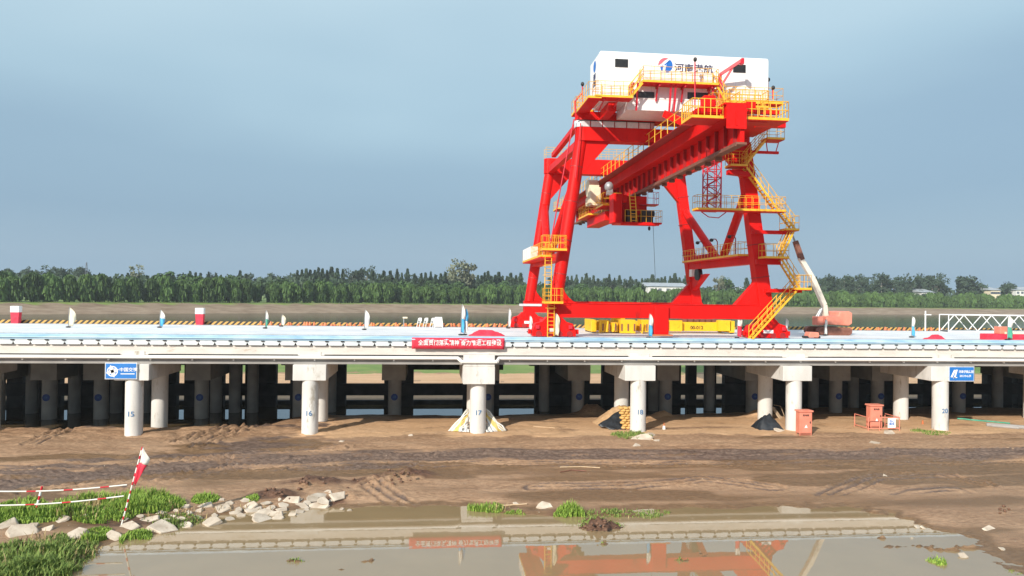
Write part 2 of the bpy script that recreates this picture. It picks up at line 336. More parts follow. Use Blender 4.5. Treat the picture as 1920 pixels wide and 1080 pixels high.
def build_ground():
    xs=lines([(-2600,-600,100),(-600,-60,12),(-60,-32,1.),(-32,52,.14),(52,80,1),(80,700,12),(700,3000,100)])
    ys=lines([(-60,24,4),(24,28,.5),(28,66,.115),(66,75.2,.2),(75.2,76,.2),(76,112,1.),(112,180,6),(180,206,2),(206,280,12),(280,600,2.5),(600,760,16),(760,4200,120)])
    X,Y=np.meshgrid(xs,ys); Z=ground(X,Y)
    nx,ny=len(xs),len(ys)
    me=bpy.data.meshes.new('ground'); me.vertices.add(nx*ny)
    co=np.stack([X,Y,Z],-1).reshape(-1); me.vertices.foreach_set('co',co)
    i=np.arange((nx-1)*(ny-1)); r=i//(nx-1); c=i%(nx-1); v0=r*nx+c
    q=np.stack([v0,v0+1,v0+nx+1,v0+nx],-1).reshape(-1).astype(np.int32)
    me.loops.add(len(q)); me.loops.foreach_set('vertex_index',q)
    me.polygons.add(len(i)); me.polygons.foreach_set('loop_start',(i*4).astype(np.int32)); me.polygons.foreach_set('use_smooth',np.ones(len(i),bool))
    me.update(calc_edges=True)
    # zone masks (kinds of soil, not light): R churned dark track, G pale dry sand, B grass, A wet brown patches
    yr=np.interp(X,[p.x for p in RUTS],[p.y for p in RUTS])
    n1=fbm(X*.25,Y*1.4,4,50); n2=fbm(X*.6,Y*.9,4,51)
    track=np.exp(-((Y-yr)/1.75)**4)*np.clip(.8+.7*n1,0,1)
    hp=np.zeros(X.shape)
    for pl,dp in TRACKS:
        kk=(Y>39)&(Y<64); xx,yy=X[kk],Y[kk]; xx2=xx+.25*fbm(xx*.5,yy*.5,2,61); yy2=yy+.22*fbm(xx*.45,yy*.6,3,62); dm=np.full(xx.shape,9.)
        for (ax,ay),(bx,by) in zip(pl,pl[1:]):
            ex,ey=bx-ax,by-ay; t_=np.clip(((xx2-ax)*ex+(yy2-ay)*ey)/(ex*ex+ey*ey),0,1); dm=np.minimum(dm,np.hypot(xx2-ax-t_*ex,yy2-ay-t_*ey))
        track[kk]=np.maximum(track[kk],np.maximum(np.exp(-(dm/.2)**2),np.exp(-((dm-.55)/.2)**2))*(.3+.6*vnoise(xx*.7,yy*1.5,66)))
    yl=yr+2.2+(X+30)*.10
    track=np.maximum(track,ss(0,-12,X)*np.exp(-((Y-yl)/3.)**4)*np.clip(.55+1.3*n1,0,1))
    track=np.maximum(track,ss(-6,-9,X)*ss(57,59,Y)*ss(64,62,Y)*np.clip(.2+1.6*n2,0,1))
    for px,py,a in ((760,895,2.),(590,905,2.),(520,925,1.6),(690,903,1.4)):
        q=P(px,py,Z=.35); hp=np.maximum(hp,np.exp(-((X-q.x)/a)**2-((Y-q.y)/.95)**2)*np.clip(1.+1.2*n2,0,1.))
    for px,py,a in ((500,960,3.6),(380,968,3.),(250,985,3.),(60,980,3.5),(600,945,2.)):
        q=P(px,py,Z=.15); hp=np.maximum(hp,np.exp(-((X-q.x)/a)**2-((Y-q.y)/1.1)**2)*np.clip(.75+1.2*n2,0,1.))
    for px,py in ((900,958),(1068,962)):
        q=P(px,py,Z=.1); hp=np.maximum(hp,np.exp(-((X-q.x)/1.3)**2-((Y-q.y)/.6)**2)*.8)
    q=P(1125,990,Z=0); hp=np.maximum(hp,np.exp(-((X-q.x)/1.4)**4-((Y-q.y)/1.1)**4))
    sand=ss(53.6,55.2,Y+.5*n2)*ss(66.5,65,Y)*ss(-10.5,-8.5,X+.6*n2)*np.clip(.85+.8*n2,0,1)
    sand=sand*(1-.8*np.exp(-((Y-(56.8+.05*(X-20)+.7*n1))/.5)**2)*ss(14,17,X)*ss(26,23,X))
    sand=np.maximum(sand,ss(75.5,76,Y)*ss(101+6*n2,97,Y)*.75)
    gr=ss(97,101,Y+4*n2)*ss(-22,-24,Y-bankline(X))
    s=Y-bankline(X); gr=np.maximum(gr,ss(-1,1.5,s+1.2*n2))
    gr=np.maximum(gr,.0*X)
    wet=np.clip(.5+1.2*fbm(X*.12,Y*.7,4,55),0,1)*ss(47,45,Y)*.6+ss(.12,.3,fbm(X*.09,Y*.45,3,57))*ss(38,40,Y)*ss(56,54,Y)*.7+np.exp(-((Y-(yr-3.2+.5*n2))/.5)**2)*ss(-5,5,X)*.5
    k=(Y<48)&(Y>38)&(X>15)&(X<36); dd=np.full(X.shape,9.); dd[k]=sdf(X[k],Y[k],WET); wet=np.maximum(wet,ss(.3,-.1,dd+.3*n2))
    hh=ss(.16,.03,Z)*ss(46,44,Y); wet=np.maximum(wet,hh*.9)
    for nm,arr in (('track',track),('heap',hp),('sand',sand),('green',gr),('wet',wet)):
        at=me.attributes.new(nm,'FLOAT','POINT'); at.data.foreach_set('value',np.clip(arr,0,1).reshape(-1).astype(np.float32))
    m=bpy.data.materials.new('mud_ground'); m.use_nodes=True; t=m.node_tree; b=t.nodes['Principled BSDF']; n=t.nodes.new; l=t.links.new
    g=n('ShaderNodeNewGeometry')
    def ns(sc,det,st=(1,1,1),ro=.6):
        mp_=n('ShaderNodeMapping'); mp_.inputs['Scale'].default_value=st; l(g.outputs['Position'],mp_.inputs[0])
        z=n('ShaderNodeTexNoise'); z.inputs['Scale'].default_value=sc; z.inputs['Detail'].default_value=det; z.inputs['Roughness'].default_value=ro; l(mp_.outputs[0],z.inputs[0]); return z.outputs[0]
    def ramp(src,c1,c2,p1=.35,p2=.65):
        r=n('ShaderNodeValToRGB'); r.color_ramp.elements[0].position=p1; r.color_ramp.elements[1].position=p2
        r.color_ramp.elements[0].color=(*c1,1); r.color_ramp.elements[1].color=(*c2,1); l(src,r.inputs[0]); return r.outputs[0]
    def mix(f,a,c,blend='MIX'):
        q=n('ShaderNodeMixRGB'); q.blend_type=blend
        if isinstance(f,float): q.inputs[0].default_value=f
        else: l(f,q.inputs[0])
        l(a,q.inputs[1]); l(c,q.inputs[2]); return q.outputs[0]
    def attr(a):
        q=n('ShaderNodeAttribute'); q.attribute_name=a; return q.outputs['Fac']
    def thr(a,noise_out,k=.5):
        # break up the soft mask with noise
        q=n('ShaderNodeMath'); q.operation='MULTIPLY_ADD'; l(noise_out,q.inputs[0]); q.inputs[1].default_value=k; q.inputs[2].default_value=-k/2
        q2=n('ShaderNodeMath'); q2.operation='ADD'; q2.use_clamp=True; l(a,q2.inputs[0]); l(q.outputs[0],q2.inputs[1])
        q3=n('ShaderNodeMapRange'); q3.inputs[1].default_value=.3; q3.inputs[2].default_value=.62; l(q2.outputs[0],q3.inputs[0]); return q3.outputs[0]
    big=ns(.5,6,(.5,1.6,1)); fine=ns(5,7,(.6,1.2,1),.7); grit=ns(28,4)
    base=ramp(big,(.275,.155,.083),(.47,.295,.178))
    base=mix(.5,base,ramp(fine,(.14,.075,.041),(.54,.35,.22)))
    tr=ramp(fine,(.075,.046,.034),(.225,.155,.118))
    sd=mix(.3,ramp(big,(.56,.34,.185),(.68,.44,.26)),ramp(fine,(.37,.215,.115),(.66,.43,.255)))
    wt=ramp(fine,(.15,.085,.04),(.24,.145,.078))
    bankc=ramp(ns(.25,6,(.4,1,5)),(.20,.14,.095),(.31,.235,.17))
    gc=ramp(ns(.15,6),(.14,.22,.05),(.24,.30,.08))
    c=mix(thr(attr('sand'),fine),base,sd)
    c=mix(thr(attr('wet'),fine,.7),c,wt)
    c=mix(thr(attr('track'),fine,.9),c,tr)
    sp=n('ShaderNodeSeparateXYZ'); l(g.outputs['Position'],sp.inputs[0])
    fr=n('ShaderNodeMapRange'); fr.inputs[1].default_value=150; fr.inputs[2].default_value=200; l(sp.outputs[1],fr.inputs[0])
    c=mix(fr.outputs[0],c,bankc)
    c=mix(thr(attr('green'),big,.6),c,gc)
    c=mix(thr(attr('heap'),fine,.9),c,ramp(fine,(.06,.028,.017),(.18,.095,.058)))
    # pale pebbles
    vo=n('ShaderNodeTexVoronoi'); vo.inputs['Scale'].default_value=2.6; l(g.outputs['Position'],vo.inputs[0])
    pb=n('ShaderNodeMapRange'); pb.inputs[1].default_value=.085; pb.inputs[2].default_value=.05; l(vo.outputs[0],pb.inputs[0])
    pr=ramp(ns(.8,2),(0,0,0),(1,1,1),.5,.58); pm=n('ShaderNodeMath'); pm.operation='MULTIPLY'; l(pb.outputs[0],pm.inputs[0]); l(pr,pm.inputs[1])
    pc=n('ShaderNodeRGB'); pc.outputs[0].default_value=(.5,.42,.34,1); c=mix(pm.outputs[0],c,pc.outputs[0])
    l(c,b.inputs['Base Color'])
    rr=n('ShaderNodeMapRange'); rr.inputs[3].default_value=.72; rr.inputs[4].default_value=.38; l(attr('wet'),rr.inputs[0]); l(rr.outputs[0],b.inputs['Roughness'])
    b.inputs['Specular IOR Level'].default_value=.35
    bp=n('ShaderNodeBump'); bp.inputs['Strength'].default_value=.9; bp.inputs['Distance'].default_value=.09
    h1=n('ShaderNodeMath'); h1.operation='MULTIPLY_ADD'; l(grit,h1.inputs[0]); h1.inputs[1].default_value=.35; l(fine,h1.inputs[2]); l(h1.outputs[0],bp.inputs['Height']); l(bp.outputs[0],b.inputs['Normal'])
    me.materials.append(m)
    o=bpy.data.objects.new('ground',me); COL.objects.link(o); tag(o,kind='structure')
build_ground()
def gz(x,y): return float(ground(np.array([float(x)]),np.array([float(y)]))[0])
def G(px,py,Z=.5):
    q=P(px,py,Z=Z)
    for _ in range(4): q=P(px,py,Z=max(gz(q.x,q.y),0))
    return q
def water_mat(name,col,rough,bs,bst,ior=1.33):
    m=bpy.data.materials.new(name); m.use_nodes=True; t=m.node_tree; b=t.nodes['Principled BSDF']; n=t.nodes.new; l=t.links.new
    g=n('ShaderNodeNewGeometry'); z=n('ShaderNodeTexNoise'); z.inputs['Scale'].default_value=.5; z.inputs['Detail'].default_value=4; l(g.outputs['Position'],z.inputs[0])
    r=n('ShaderNodeValToRGB'); r.color_ramp.elements[0].color=(*col,1); r.color_ramp.elements[1].color=(*[c*1.25 for c in col],1); l(z.outputs[0],r.inputs[0]); l(r.outputs[0],b.inputs['Base Color'])
    b.inputs['Roughness'].default_value=rough; b.inputs['IOR'].default_value=ior
    z2=n('ShaderNodeTexNoise'); z2.inputs['Scale'].default_value=bs; z2.inputs['Detail'].default_value=3; l(g.outputs['Position'],z2.inputs[0])
    bp=n('ShaderNodeBump'); bp.inputs['Strength'].default_value=bst; bp.inputs['Distance'].default_value=.02; l(z2.outputs[0],bp.inputs['Height']); l(bp.outputs[0],b.inputs['Normal'])
    return m
M['puddle']=water_mat('puddle_water',(.26,.185,.10),.012,1.2,.03,1.8)
M['pool']=water_mat('pool_water',(.10,.07,.035),.02,1.5,.04,1.6)
M['riverm']=water_mat('river_water',(.028,.036,.018),.12,.25,.4,1.1)  # dark green base stands in for the reflected trees, true reflection kept weak
def sheet(name,x0,x1,y0,y1,z,mat):
    tag(MB().add([(x0,y0,z),(x1,y0,z),(x1,y1,z),(x0,y1,z)],[(0,1,2,3)]).build(name,mat),kind='structure')
sheet('puddle_water',-45,60,10,45.5,0,'puddle')
sheet('pool_water',-60,90,58.5,75,0,'pool')
sheet('river_water',-2600,3000,186,1300,0,'riverm')
# ------------------------------------------------------------------ wharf
DZ=7.75; YF=55.7; YB=74.0
XL,XR=-70,110
wharf=thing('wharf',(20,YF,0),'long concrete wharf deck on piers, white kerb panels and blue ledge along its front','wharf')
MB().box(XL,XR,YF+.25,YB,7.15,DZ).build('deck_slab','deck',wharf)
mb=MB(); mb.box(XL,XR,YF-.28,YF+.25,7.46,7.56); mb.box(XL,XR,YF-.1,YF+.22,7.56,DZ+.06); mb.tube((XL,YF-.3,7.6),(XR,YF-.3,7.6),.06)
mb.build('ledge','ledge_blue',wharf)
mb=MB(); x=XL+.3; sp=1.13
while x<XR-1:
    # kerb panel with chamfered lower corners
    w_=sp-.012
    mb.prism([(x,7.46),(x,7.29),(x+.1,7.10),(x+w_-.1,7.10),(x+w_,7.29),(x+w_,7.46)],'y',YF-.22,YF-.03)
    x+=sp
mb.build('kerb_panel','form_panel',wharf)
mb=MB(); x=XL+.3
while x<XR-1:
    mb.box(x-.16,x+.05,YF-.31,YF-.2,7.375,7.455); x+=sp
mb.build('clamp','black',wharf)
MB().box(XL,XR,YF-.02,YF+.2,7.10,7.3).build('kerb_gap_shade','black',wharf)  # black strip paints the shadow gap seen between the kerb panels
mb=MB().box(XL,XR,YF,YF+.5,6.36,7.095)
mb.build('edge_beam','concrete_lip',wharf)
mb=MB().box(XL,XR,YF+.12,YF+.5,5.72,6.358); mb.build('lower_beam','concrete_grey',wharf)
# underside: longitudinal T girders, the deck's shade put into their dark colour
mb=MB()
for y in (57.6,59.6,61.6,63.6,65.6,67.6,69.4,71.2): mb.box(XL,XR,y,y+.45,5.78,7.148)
mb.build('soffit_girder','concrete_shade',wharf)
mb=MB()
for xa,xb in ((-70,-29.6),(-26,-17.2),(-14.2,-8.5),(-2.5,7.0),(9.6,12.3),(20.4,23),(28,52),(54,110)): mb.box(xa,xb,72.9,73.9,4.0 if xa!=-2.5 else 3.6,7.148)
mb.each('crane_beam','concrete_shade',wharf)
mb=MB(); mb.box(XL,XR,72.7,73.3,1.15,2.25); mb.build('tie_beam','concrete_shade',wharf)
MB().box(XL,XR,74.5,74.9,-.4,.43).build('toe_wall','concrete_shade',wharf)
# front service pipe, stepping forward over the cap of the third pier
PX=[-21.07,-8.78,3.50,15.78,28.28,40.58]
mb=MB(); zp=6.22; yp=YF-.16
pts=[(XL,yp,zp),(PX[2]-1.55,yp,zp),(PX[2]-1.3,yp-.55,zp-.22),(PX[2]+1.3,yp-.55,zp-.22),(PX[2]+1.5,yp,zp),(XR,yp,zp)]
mb.path(pts,.13,10); mb.build('service_pipe','pipe_white',wharf)
mb=MB()
for x in np.arange(-60,100,2.86): mb.box(x,x+.08,YF-.06,YF+.12,5.98,6.12)
mb.build('pipe_bracket','pipe_white',wharf)
mb=MB()
x=XL
for px in [PX[0]-24.6,PX[0]-12.3]+PX+[PX[5]+12.3,PX[5]+24.6]: mb.box(px-.75,px+.75,YF-.05,YF+.01,6.30,6.62)
mb.each('bearing_pad','concrete',wharf)
mb=MB(); x=XL
for px in [PX[0]-12.3]+PX+[PX[5]+12.3]: mb.box(px+1.0,px+11.4,YF-.02,YF-.002,6.355,6.43)
mb.each('drip_groove','black',wharf)
# kerb with hazard stripes on the river side
hz=bpy.data.materials.new('hazard'); hz.use_nodes=True; t=hz.node_tree; b=t.nodes['Principled BSDF']; g=t.nodes.new('ShaderNodeNewGeometry'); s_=t.nodes.new('ShaderNodeSeparateXYZ'); t.links.new(g.outputs['Position'],s_.inputs[0])
m1=t.nodes.new('ShaderNodeMath'); m1.operation='MULTIPLY_ADD'; t.links.new(s_.outputs[2],m1.inputs[0]); m1.inputs[1].default_value=-1.1; t.links.new(s_.outputs[0],m1.inputs[2])
m2=t.nodes.new('ShaderNodeMath'); m2.operation='MULTIPLY'; m2.inputs[1].default_value=1.9; t.links.new(m1.outputs[0],m2.inputs[0])
m3=t.nodes.new('ShaderNodeMath'); m3.operation='FRACT'; t.links.new(m2.outputs[0],m3.inputs[0])
m4=t.nodes.new('ShaderNodeMath'); m4.operation='GREATER_THAN'; m4.inputs[1].default_value=.5; t.links.new(m3.outputs[0],m4.inputs[0])
m5=t.nodes.new('ShaderNodeMixRGB'); t.links.new(m4.outputs[0],m5.inputs[0]); m5.inputs[1].default_value=(.55,.33,.09,1); m5.inputs[2].default_value=(.03,.03,.03,1); t.links.new(m5.outputs[0],b.inputs['Base Color']); b.inputs['Roughness'].default_value=.6
M['hazard']=hz
MB().box(XL,XR,YB-.3,YB,DZ+.003,DZ+.32).build('hazard_kerb','hazard',wharf)
MB().box(XL,XR,57.0,57.12,DZ,DZ+.04).build('crane_rail','grey_metal',wharf)
MB().box(XL,XR,72.45,72.57,DZ,DZ+.04).build('crane_rail','grey_metal',wharf)
# front piers
PL=['front pier with the blue sign with a round white emblem on its cap','front pier with plain pale cap between the round-emblem sign and the striped tarpaulin',
'front pier with stained cap and extra block on top, striped tarpaulin at its foot','front pier with clean pale cap beside the yellow sandbag stack',
'front pier with two small holes in its cap, behind the orange electrical box','front pier with the blue sign with a slanted logo on its cap']
def pier(x,label,blk=0,num=None,group='piers along the front of the wharf'):
    p=thing('pier',(x,YF,.6),label,'pier',group)
    dz=.22 if blk else 0
    y0=YF-(.62 if blk else .34)
    MB().box(x-1.18,x+1.18,y0,62.2,4.56-dz,5.715-(.1 if blk else 0)).build('cap_beam','concrete',p,bevel=.03)
    if blk: MB().box(x-1.16,x+1.16,YF-.62,YF-.06,5.62,6.5).build('cap_block','concrete',p,bevel=.03)
    for k,y in enumerate((YF+.25,61.0)):
        gg=gz(x,y-.6)
        o=MB().tube((x,y,-.6),(x,y,4.56-dz),.60,n=28).build('pile','concrete',p)
        if k==0 and num:
            q=text(num,.5,(x-.02,y-.604,2.18),'mark_blue',o,'number_mark'); 
    return p
for i,x in enumerate(PX):
    pier(x,PL[i],blk=(i==2),num=['15','16','17','18',None,'20'][i])
pier(PX[5]+12.3,'front pier past the right edge, beyond the slanted-logo sign')
pier(PX[0]-12.3,'front pier past the left edge, before the round-emblem sign')
# inner rows
inner=[-36.2,-32.07,-27.92,-19.68,-11.44,-3.2,5.04,13.28,21.5,29.8,38.0,42.2,50.5,58.7]
LB='dark inner pier with round blue number disc, leftmost of its row'
ORD=['leftmost','second','third','fourth','fifth','sixth','seventh','eighth','ninth','tenth','eleventh','twelfth','thirteenth','fourteenth']
first=None
for i,x in enumerate(inner):
    y=67.
    if first is None:
        p=thing('inner_pier',(x,y,0),LB,'pier','inner piers under the deck'); x0=x
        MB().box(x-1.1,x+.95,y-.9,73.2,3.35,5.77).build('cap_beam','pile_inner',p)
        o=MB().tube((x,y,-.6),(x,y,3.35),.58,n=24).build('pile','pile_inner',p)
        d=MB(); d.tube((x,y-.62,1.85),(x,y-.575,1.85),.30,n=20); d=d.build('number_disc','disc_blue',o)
        r_=MB(); 
        for k in range(14):
            a=2*math.pi*k/14; b_=2*math.pi*(k+.55)/14
            r_.beam((x+.24*math.cos(a),y-.625,1.85+.24*math.sin(a)),(x+.24*math.cos(b_),y-.625,1.85+.24*math.sin(b_)),.012,.03)
        text('18',.24,(x,y-.63,1.85),'mark_blue',o,'number_mark')
        first=p
    else: copy_tree(first,(x,y,0),'dark inner pier with round blue number disc, '+ORD[i]+' from the left')
# dark blocks added between the openings, standing in for shaded rear piles
LB2='dark square block standing in for crowded shaded piles at the river side of the deck'
OPEN=[(0,12),(42,60),(112,126),(330,345),(418,429),(450,459),(517,543),(648,720),(775,868),(936,1003),(1107,1130),(1160,1168),(1278,1290),(1306,1325),(1343,1359),(1560,1567),(1625,1632),(1704,1730),(1828,1852),(1898,1908)]
f2=None; prev=-160
for a_,b_ in OPEN+[(2080,2090)]:
    xa_,xb_=P(prev,740,73.3).x,P(a_,740,73.3).x; n_=max(1,round((xb_-xa_)/2.6))
    for k in range(n_):
        u0=xa_+(xb_-xa_)*k/n_; u1=xa_+(xb_-xa_)*(k+1)/n_; gp=.0 if n_==1 else .06
        if f2 is None: f2=solo(MB().box(-.5,.5,-.45,.45,-.6,5.77),'rear_dark_block','concrete_shade',LB2,'pier','dark stand-in blocks under the deck'); q=f2
        else: q=f2.copy(); COL.objects.link(q)
        q.location=((u0+u1)/2,73.75+.13*(k%2),-.6); q.scale=(u1-u0-gp,1,1)
    prev=b_
f3=None
for k,px in enumerate((60,140,218,272,405,440,474,620,1020,1225,1330,1525,1600,1870)):
    x=P(px,743,70.2).x
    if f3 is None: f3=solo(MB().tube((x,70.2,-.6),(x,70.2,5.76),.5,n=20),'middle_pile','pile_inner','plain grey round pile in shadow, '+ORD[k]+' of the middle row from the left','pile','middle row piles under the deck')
    else: copy_tree(f3,(x,70.2,-.6),'plain grey round pile in shadow, '+ORD[k]+' of the middle row from the left')
# signs on the caps
def sign(x0,x1,z0,z1,y,label):
    s=thing('sign_board',((x0+x1)/2,y,z0),label,'sign')
    MB().box(x0,x1,y-.06,y+.02,z0,z1).build('frame','panel',s,bevel=.01)
    MB().box(x0+.06,x1-.06,y-.072,y-.058,z0+.06,z1-.06).build('panel','blue',s)
    return s
a=P(197,711,YF-.42); b_=P(258,680,YF-.42); y=YF-.42
sg=sign(a.x,b_.x,a.z,b_.z,y,'blue sign board with round white emblem and white lettering on the leftmost pier cap')
cx=a.x+(b_.x-a.x)*.235; cz=(a.z+b_.z)/2-.02
mb=MB()
for k in range(20):
    t0=2*math.pi*k/20; t1=2*math.pi*(k+1)/20
    mb.add([(cx+q*math.cos(t_),y-.078,cz+q*math.sin(t_)) for t_ in (t0,t1) for q in (.30,.37)],[(0,1,3,2)])
for k in range(4):
    t0=math.pi/2*k+.25; c,s=math.cos(t0),math.sin(t0)
    mb.add([(cx+c*u-s*v,y-.08,cz+s*u+c*v) for u,v in ((0,.1),(.2,.16),(.46,.02),(.2,-.12),(0,-.1))],[(0,1,2,3,4)])
mb.build('emblem','paint_white',sg)
text('中国交建',.30,((cx+.4+b_.x)/2+.05,y-.08,cz+.10),'paint_white',sg,sx=1.02)
MB().box(cx+.55,b_.x-.16,y-.082,y-.074,cz-.21,cz-.15).build('underline','paint_white',sg)
a=P(1778,715,YF-.42); b_=P(1826,687,YF-.42)
sg=sign(a.x,b_.x,a.z,b_.z,y,'blue sign board with slanted white logo and two lines of lettering, rightmost pier')
cz=(a.z+b_.z)/2; cx=a.x+.42
mb=MB()
for pts in ([(-.28,-.25),(-.12,-.28),(.16,.32),(.0,.32)],[(-.02,-.34),(.12,-.34),(.32,.34),(.18,.34)],[(-.06,-.36),(.28,-.30),(.28,-.24),(-.04,-.28)]):
    mb.add([(cx+u,y-.08,cz+v) for u,v in pts],[tuple(range(len(pts)))])
mb.build('logo','paint_white',sg)
text('河南港航集团',.24,((cx+b_.x)/2+.16,y-.08,cz+.16),'paint_white',sg,sx=.88)
text('周口中心港',.2,((cx+b_.x)/2+.1,y-.08,cz-.18),'paint_white',sg,sx=.98)
# red banner on the kerb
a=P(772,654,YF-.36); b_=P(946,634,YF-.36)
mb=MB(); n=40; vs=[]
for i in range(n+1):
    x=a.x+(b_.x-a.x)*i/n
    for j in range(4):
        z=a.z+(b_.z-a.z)*j/3; vs.append((x,YF-.36+.018*math.sin(x*5+j)+.012*math.sin(x*13),z))
mb.add(vs,[(i*4+j,(i+1)*4+j,(i+1)*4+j+1,i*4+j+1) for i in range(n) for j in range(3)],True)
bn=solo(mb,'banner','fabric_red','long red banner with white Chinese lettering hung on the wharf kerb','banner')
bn['_o']=tuple(bn.location)
sl_=bn.modifiers.new('s','SOLIDIFY'); sl_.thickness=.01
text('全面贯彻落实精神 奋力推进工程建设',.43,((a.x+b_.x)/2+.12,YF-.405,(a.z+b_.z)/2+.02),'paint_white',bn,sx=.88)
# ------------------------------------------------------------------ gantry crane
NY,FY=57.0,72.5; CX=17.85
crane=thing('gantry_crane',(CX,64.7,DZ),'tall red rail-mounted gantry crane with white machine house and yellow stairs','crane')
def legx(side,z): # side -1 left, +1 right
    t=(z-9.6)/(23-9.6); return CX+side*(8.5-1.95*t)
def B(name,mb,mat='red',par=None,bev=0): return mb.build(name,mat,par or crane,bevel=bev)
for Y in (NY,FY):
    for s in (-1,1):
        mb=MB()
        if s<0:
            mb.tube((legx(s,9.4),Y,9.4),(legx(s,23.4),Y,23.4),.50,.50,n=24)
            pass
        else:
            mb.beam((legx(s,9.2),Y,9.2),(legx(s,23.2),Y,23.2),1.1 if Y==NY else .95,1.0,.95,.95,up=(0,1,0))
        # gusset plates: top to portal beam, bottom to sill beam
        i=-s
        zt=22.95; xt=legx(s,zt)
        mb.prism([(xt,zt),(xt+i*2.3,zt),(legx(s,20.3)+i*.4,20.3),(legx(s,20.3),20.3)],'y',Y-.3,Y+.3)
        pts=[(legx(s,12.2)+i*.45,12.2)]+[(legx(s,10.2)+i*(.45+1.9*(1-math.cos(q))),10.25+1.95*(1-math.sin(q))) for q in [math.pi/2*k/6 for k in range(1,7)]]+[(legx(s,10.2),10.2),(legx(s,12.2),12.2)]
        if s>0: pts=[(legx(s,12.3)-.5,12.3),(legx(s,10.2)-2.6,10.3),(legx(s,10.2),10.2),(legx(s,12.3),12.3)]
        mb.prism(pts,'y',Y-.32,Y+.32)
        lg_=B('leg',mb,bev=.02)
        for z in (12.6,15.2,18.2,20.9):
            q=MB()
            if s<0: q.tube((legx(s,z),Y,z),(legx(s,z+.07),Y,z+.07),.515,n=24)
            else: q.beam((legx(s,z),Y,z),(legx(s,z+.06),Y,z+.06),1.14,1.04,up=(0,1,0))
            q.build('flange','darkred',lg_)
        # bogie
        bx=legx(s,9.3); bo=MB()
        bo.prism([(bx-.6,9.3),(bx+.6,9.3),(bx+.95,8.95),(bx+1.45,8.8),(bx+1.7,8.2),(bx+1.7,7.84),(bx-1.7,7.84),(bx-1.7,8.2),(bx-1.45,8.8),(bx-.95,8.95)],'y',Y-.5,Y+.5)
        bo.box(bx-1.95,bx-1.75,Y-.25,Y+.25,8.0,8.35); bo.box(bx+1.75,bx+1.95,Y-.25,Y+.25,8.0,8.35)
        bo=B('bogie',bo,bev=.02)
        for dx in (-1.2,-.4,.4,1.2):
            MB().tube((bx+dx,Y-.54,8.02),(bx+dx,Y+.54,8.02),.24,n=16).build('wheel','darkred',bo)
        MB().box(bx-.4,bx+.4,Y-.55,Y-.505,8.2,8.45).build('plate','paint_white',bo)
        for dx in (-1.45,1.1): MB().box(bx+dx,bx+dx+.3,Y-.66,Y-.5,8.4,8.7).build('travel_motor','crimson',bo,bevel=.03)
    xa,xb=legx(-1,9.8),legx(1,9.8)
    mb=MB().box(xa-.5,xb+.5,Y-.5,Y+.5,9.28,10.35); mb.box(xa-.5,xb+.5,Y-.56,Y+.56,10.35,10.40)
    B('sill_beam',mb,bev=.06)
    MB().box(xa-1.,xa+1.2,Y-.62,Y-.5,9.9,10.12).build('walk_plate','panel',crane) if Y==FY else None
# portal beams
xa,xb=legx(-1,23.5)-.55,legx(1,23.5)+.55
def rbeam(x0,x1,y0,y1,z0,z1,r=.45):
    pl=[]
    for cx_,cy_,a0 in ((x1-r,y1-r,0),(x0+r,y1-r,90),(x0+r,y0+r,180),(x1-r,y0+r,270)):
        for k in range(6):
            a=R(a0+k*18); pl.append((cx_+r*math.cos(a),cy_+r*math.sin(a)))
    return MB().prism(pl,'z',z0,z1)
B('portal_beam',rbeam(xa,xb,NY-.6,NY+.6,22.93,23.98,.55))
B('portal_beam',rbeam(xa-.02,xb,NY-.65,NY+.65,24.5,25.15,.6))
o=B('cable_tray',rbeam(xa-.06,17.1,NY-.62,NY+.62,23.99,24.49,.58),'panel')
mb=MB()
for x in np.arange(11.9,17,.95): mb.box(x-.03,x+.03,NY-.66,NY-.6,23.985,24.495)
mb.build('divider','darkred',o)
mb=MB(); mb.box(xa,17,NY-.68,NY-.61,24.44,24.5); mb.build('lip','black',o)
B('portal_beam',rbeam(xa-.1,xb,FY-.6,FY+.6,22.9,24.35,.5))
for s in (-1,1):
    x=legx(s,23.2)
    B('tie_beam',MB().beam((x,NY+.6,22.9),(x,FY-.6,23.2),.55,.6))
    B('tie_beam',MB().beam((x,NY+.6,24.6),(x,FY-2.0,24.35),.4,.4))
    zc=14.0; x=legx(s,zc)
    B('side_beam',MB().beam((x,NY+.45,zc),(x,FY-.45,zc),.75,.62),bev=.03)
    for Y in (NY,FY):
        B('brace',MB().tube((legx(s,19.6),Y+(.3 if Y==NY else -.3),19.6),(legx(s,14.3),64.7+(-.45 if Y==NY else .45),14.3),.36,.36,n=16))
# side walkways on side beams
def plat(x0,x1,y0,y1,z,open_=(),name='platform',t=.14,edge='orange_edge',gap=.75,r=.02):
    o=MB().box(x0,x1,y0,y1,z-t,z-.02).build(name,'red',crane)
    e_=MB(); e_.box(x0-.03,x1+.03,y0-.03,y0,z-.1,z+.06); e_.box(x0-.03,x1+.03,y1,y1+.03,z-.1,z+.06); e_.box(x0-.03,x0,y0,y1,z-.1,z+.06); e_.box(x1,x1+.03,y0,y1,z-.1,z+.06)
    e_.build('kick_plate','yellow',o)
    r_=MB(); c=[(x0,y0,z),(x1,y0,z),(x1,y1,z),(x0,y1,z)]
    for k in range(4):
        if k in open_: continue
        r_.rail([c[k],c[(k+1)%4]],gap=gap,r=r)
    r_.build('railing','yellow',o); return o
plat(legx(1,14)-1.2,legx(1,14)-.35,NY+1,FY-1,14.45)
plat(legx(-1,14)-.6,legx(-1,14)+.6,NY+.6,NY+3.0,14.6)
plat(legx(-1,14)-1.3,legx(-1,14)-.35,NY+3.0,FY-.5,14.2,t=.2)
cab=MB()
for k in range(4): cab.box(legx(-1,14)-1.35,legx(-1,14)-.7,66.0+k*1.5,67.1+k*1.5,14.25,15.3)
B('electrical_cabinet',cab,'white')
mb=MB()
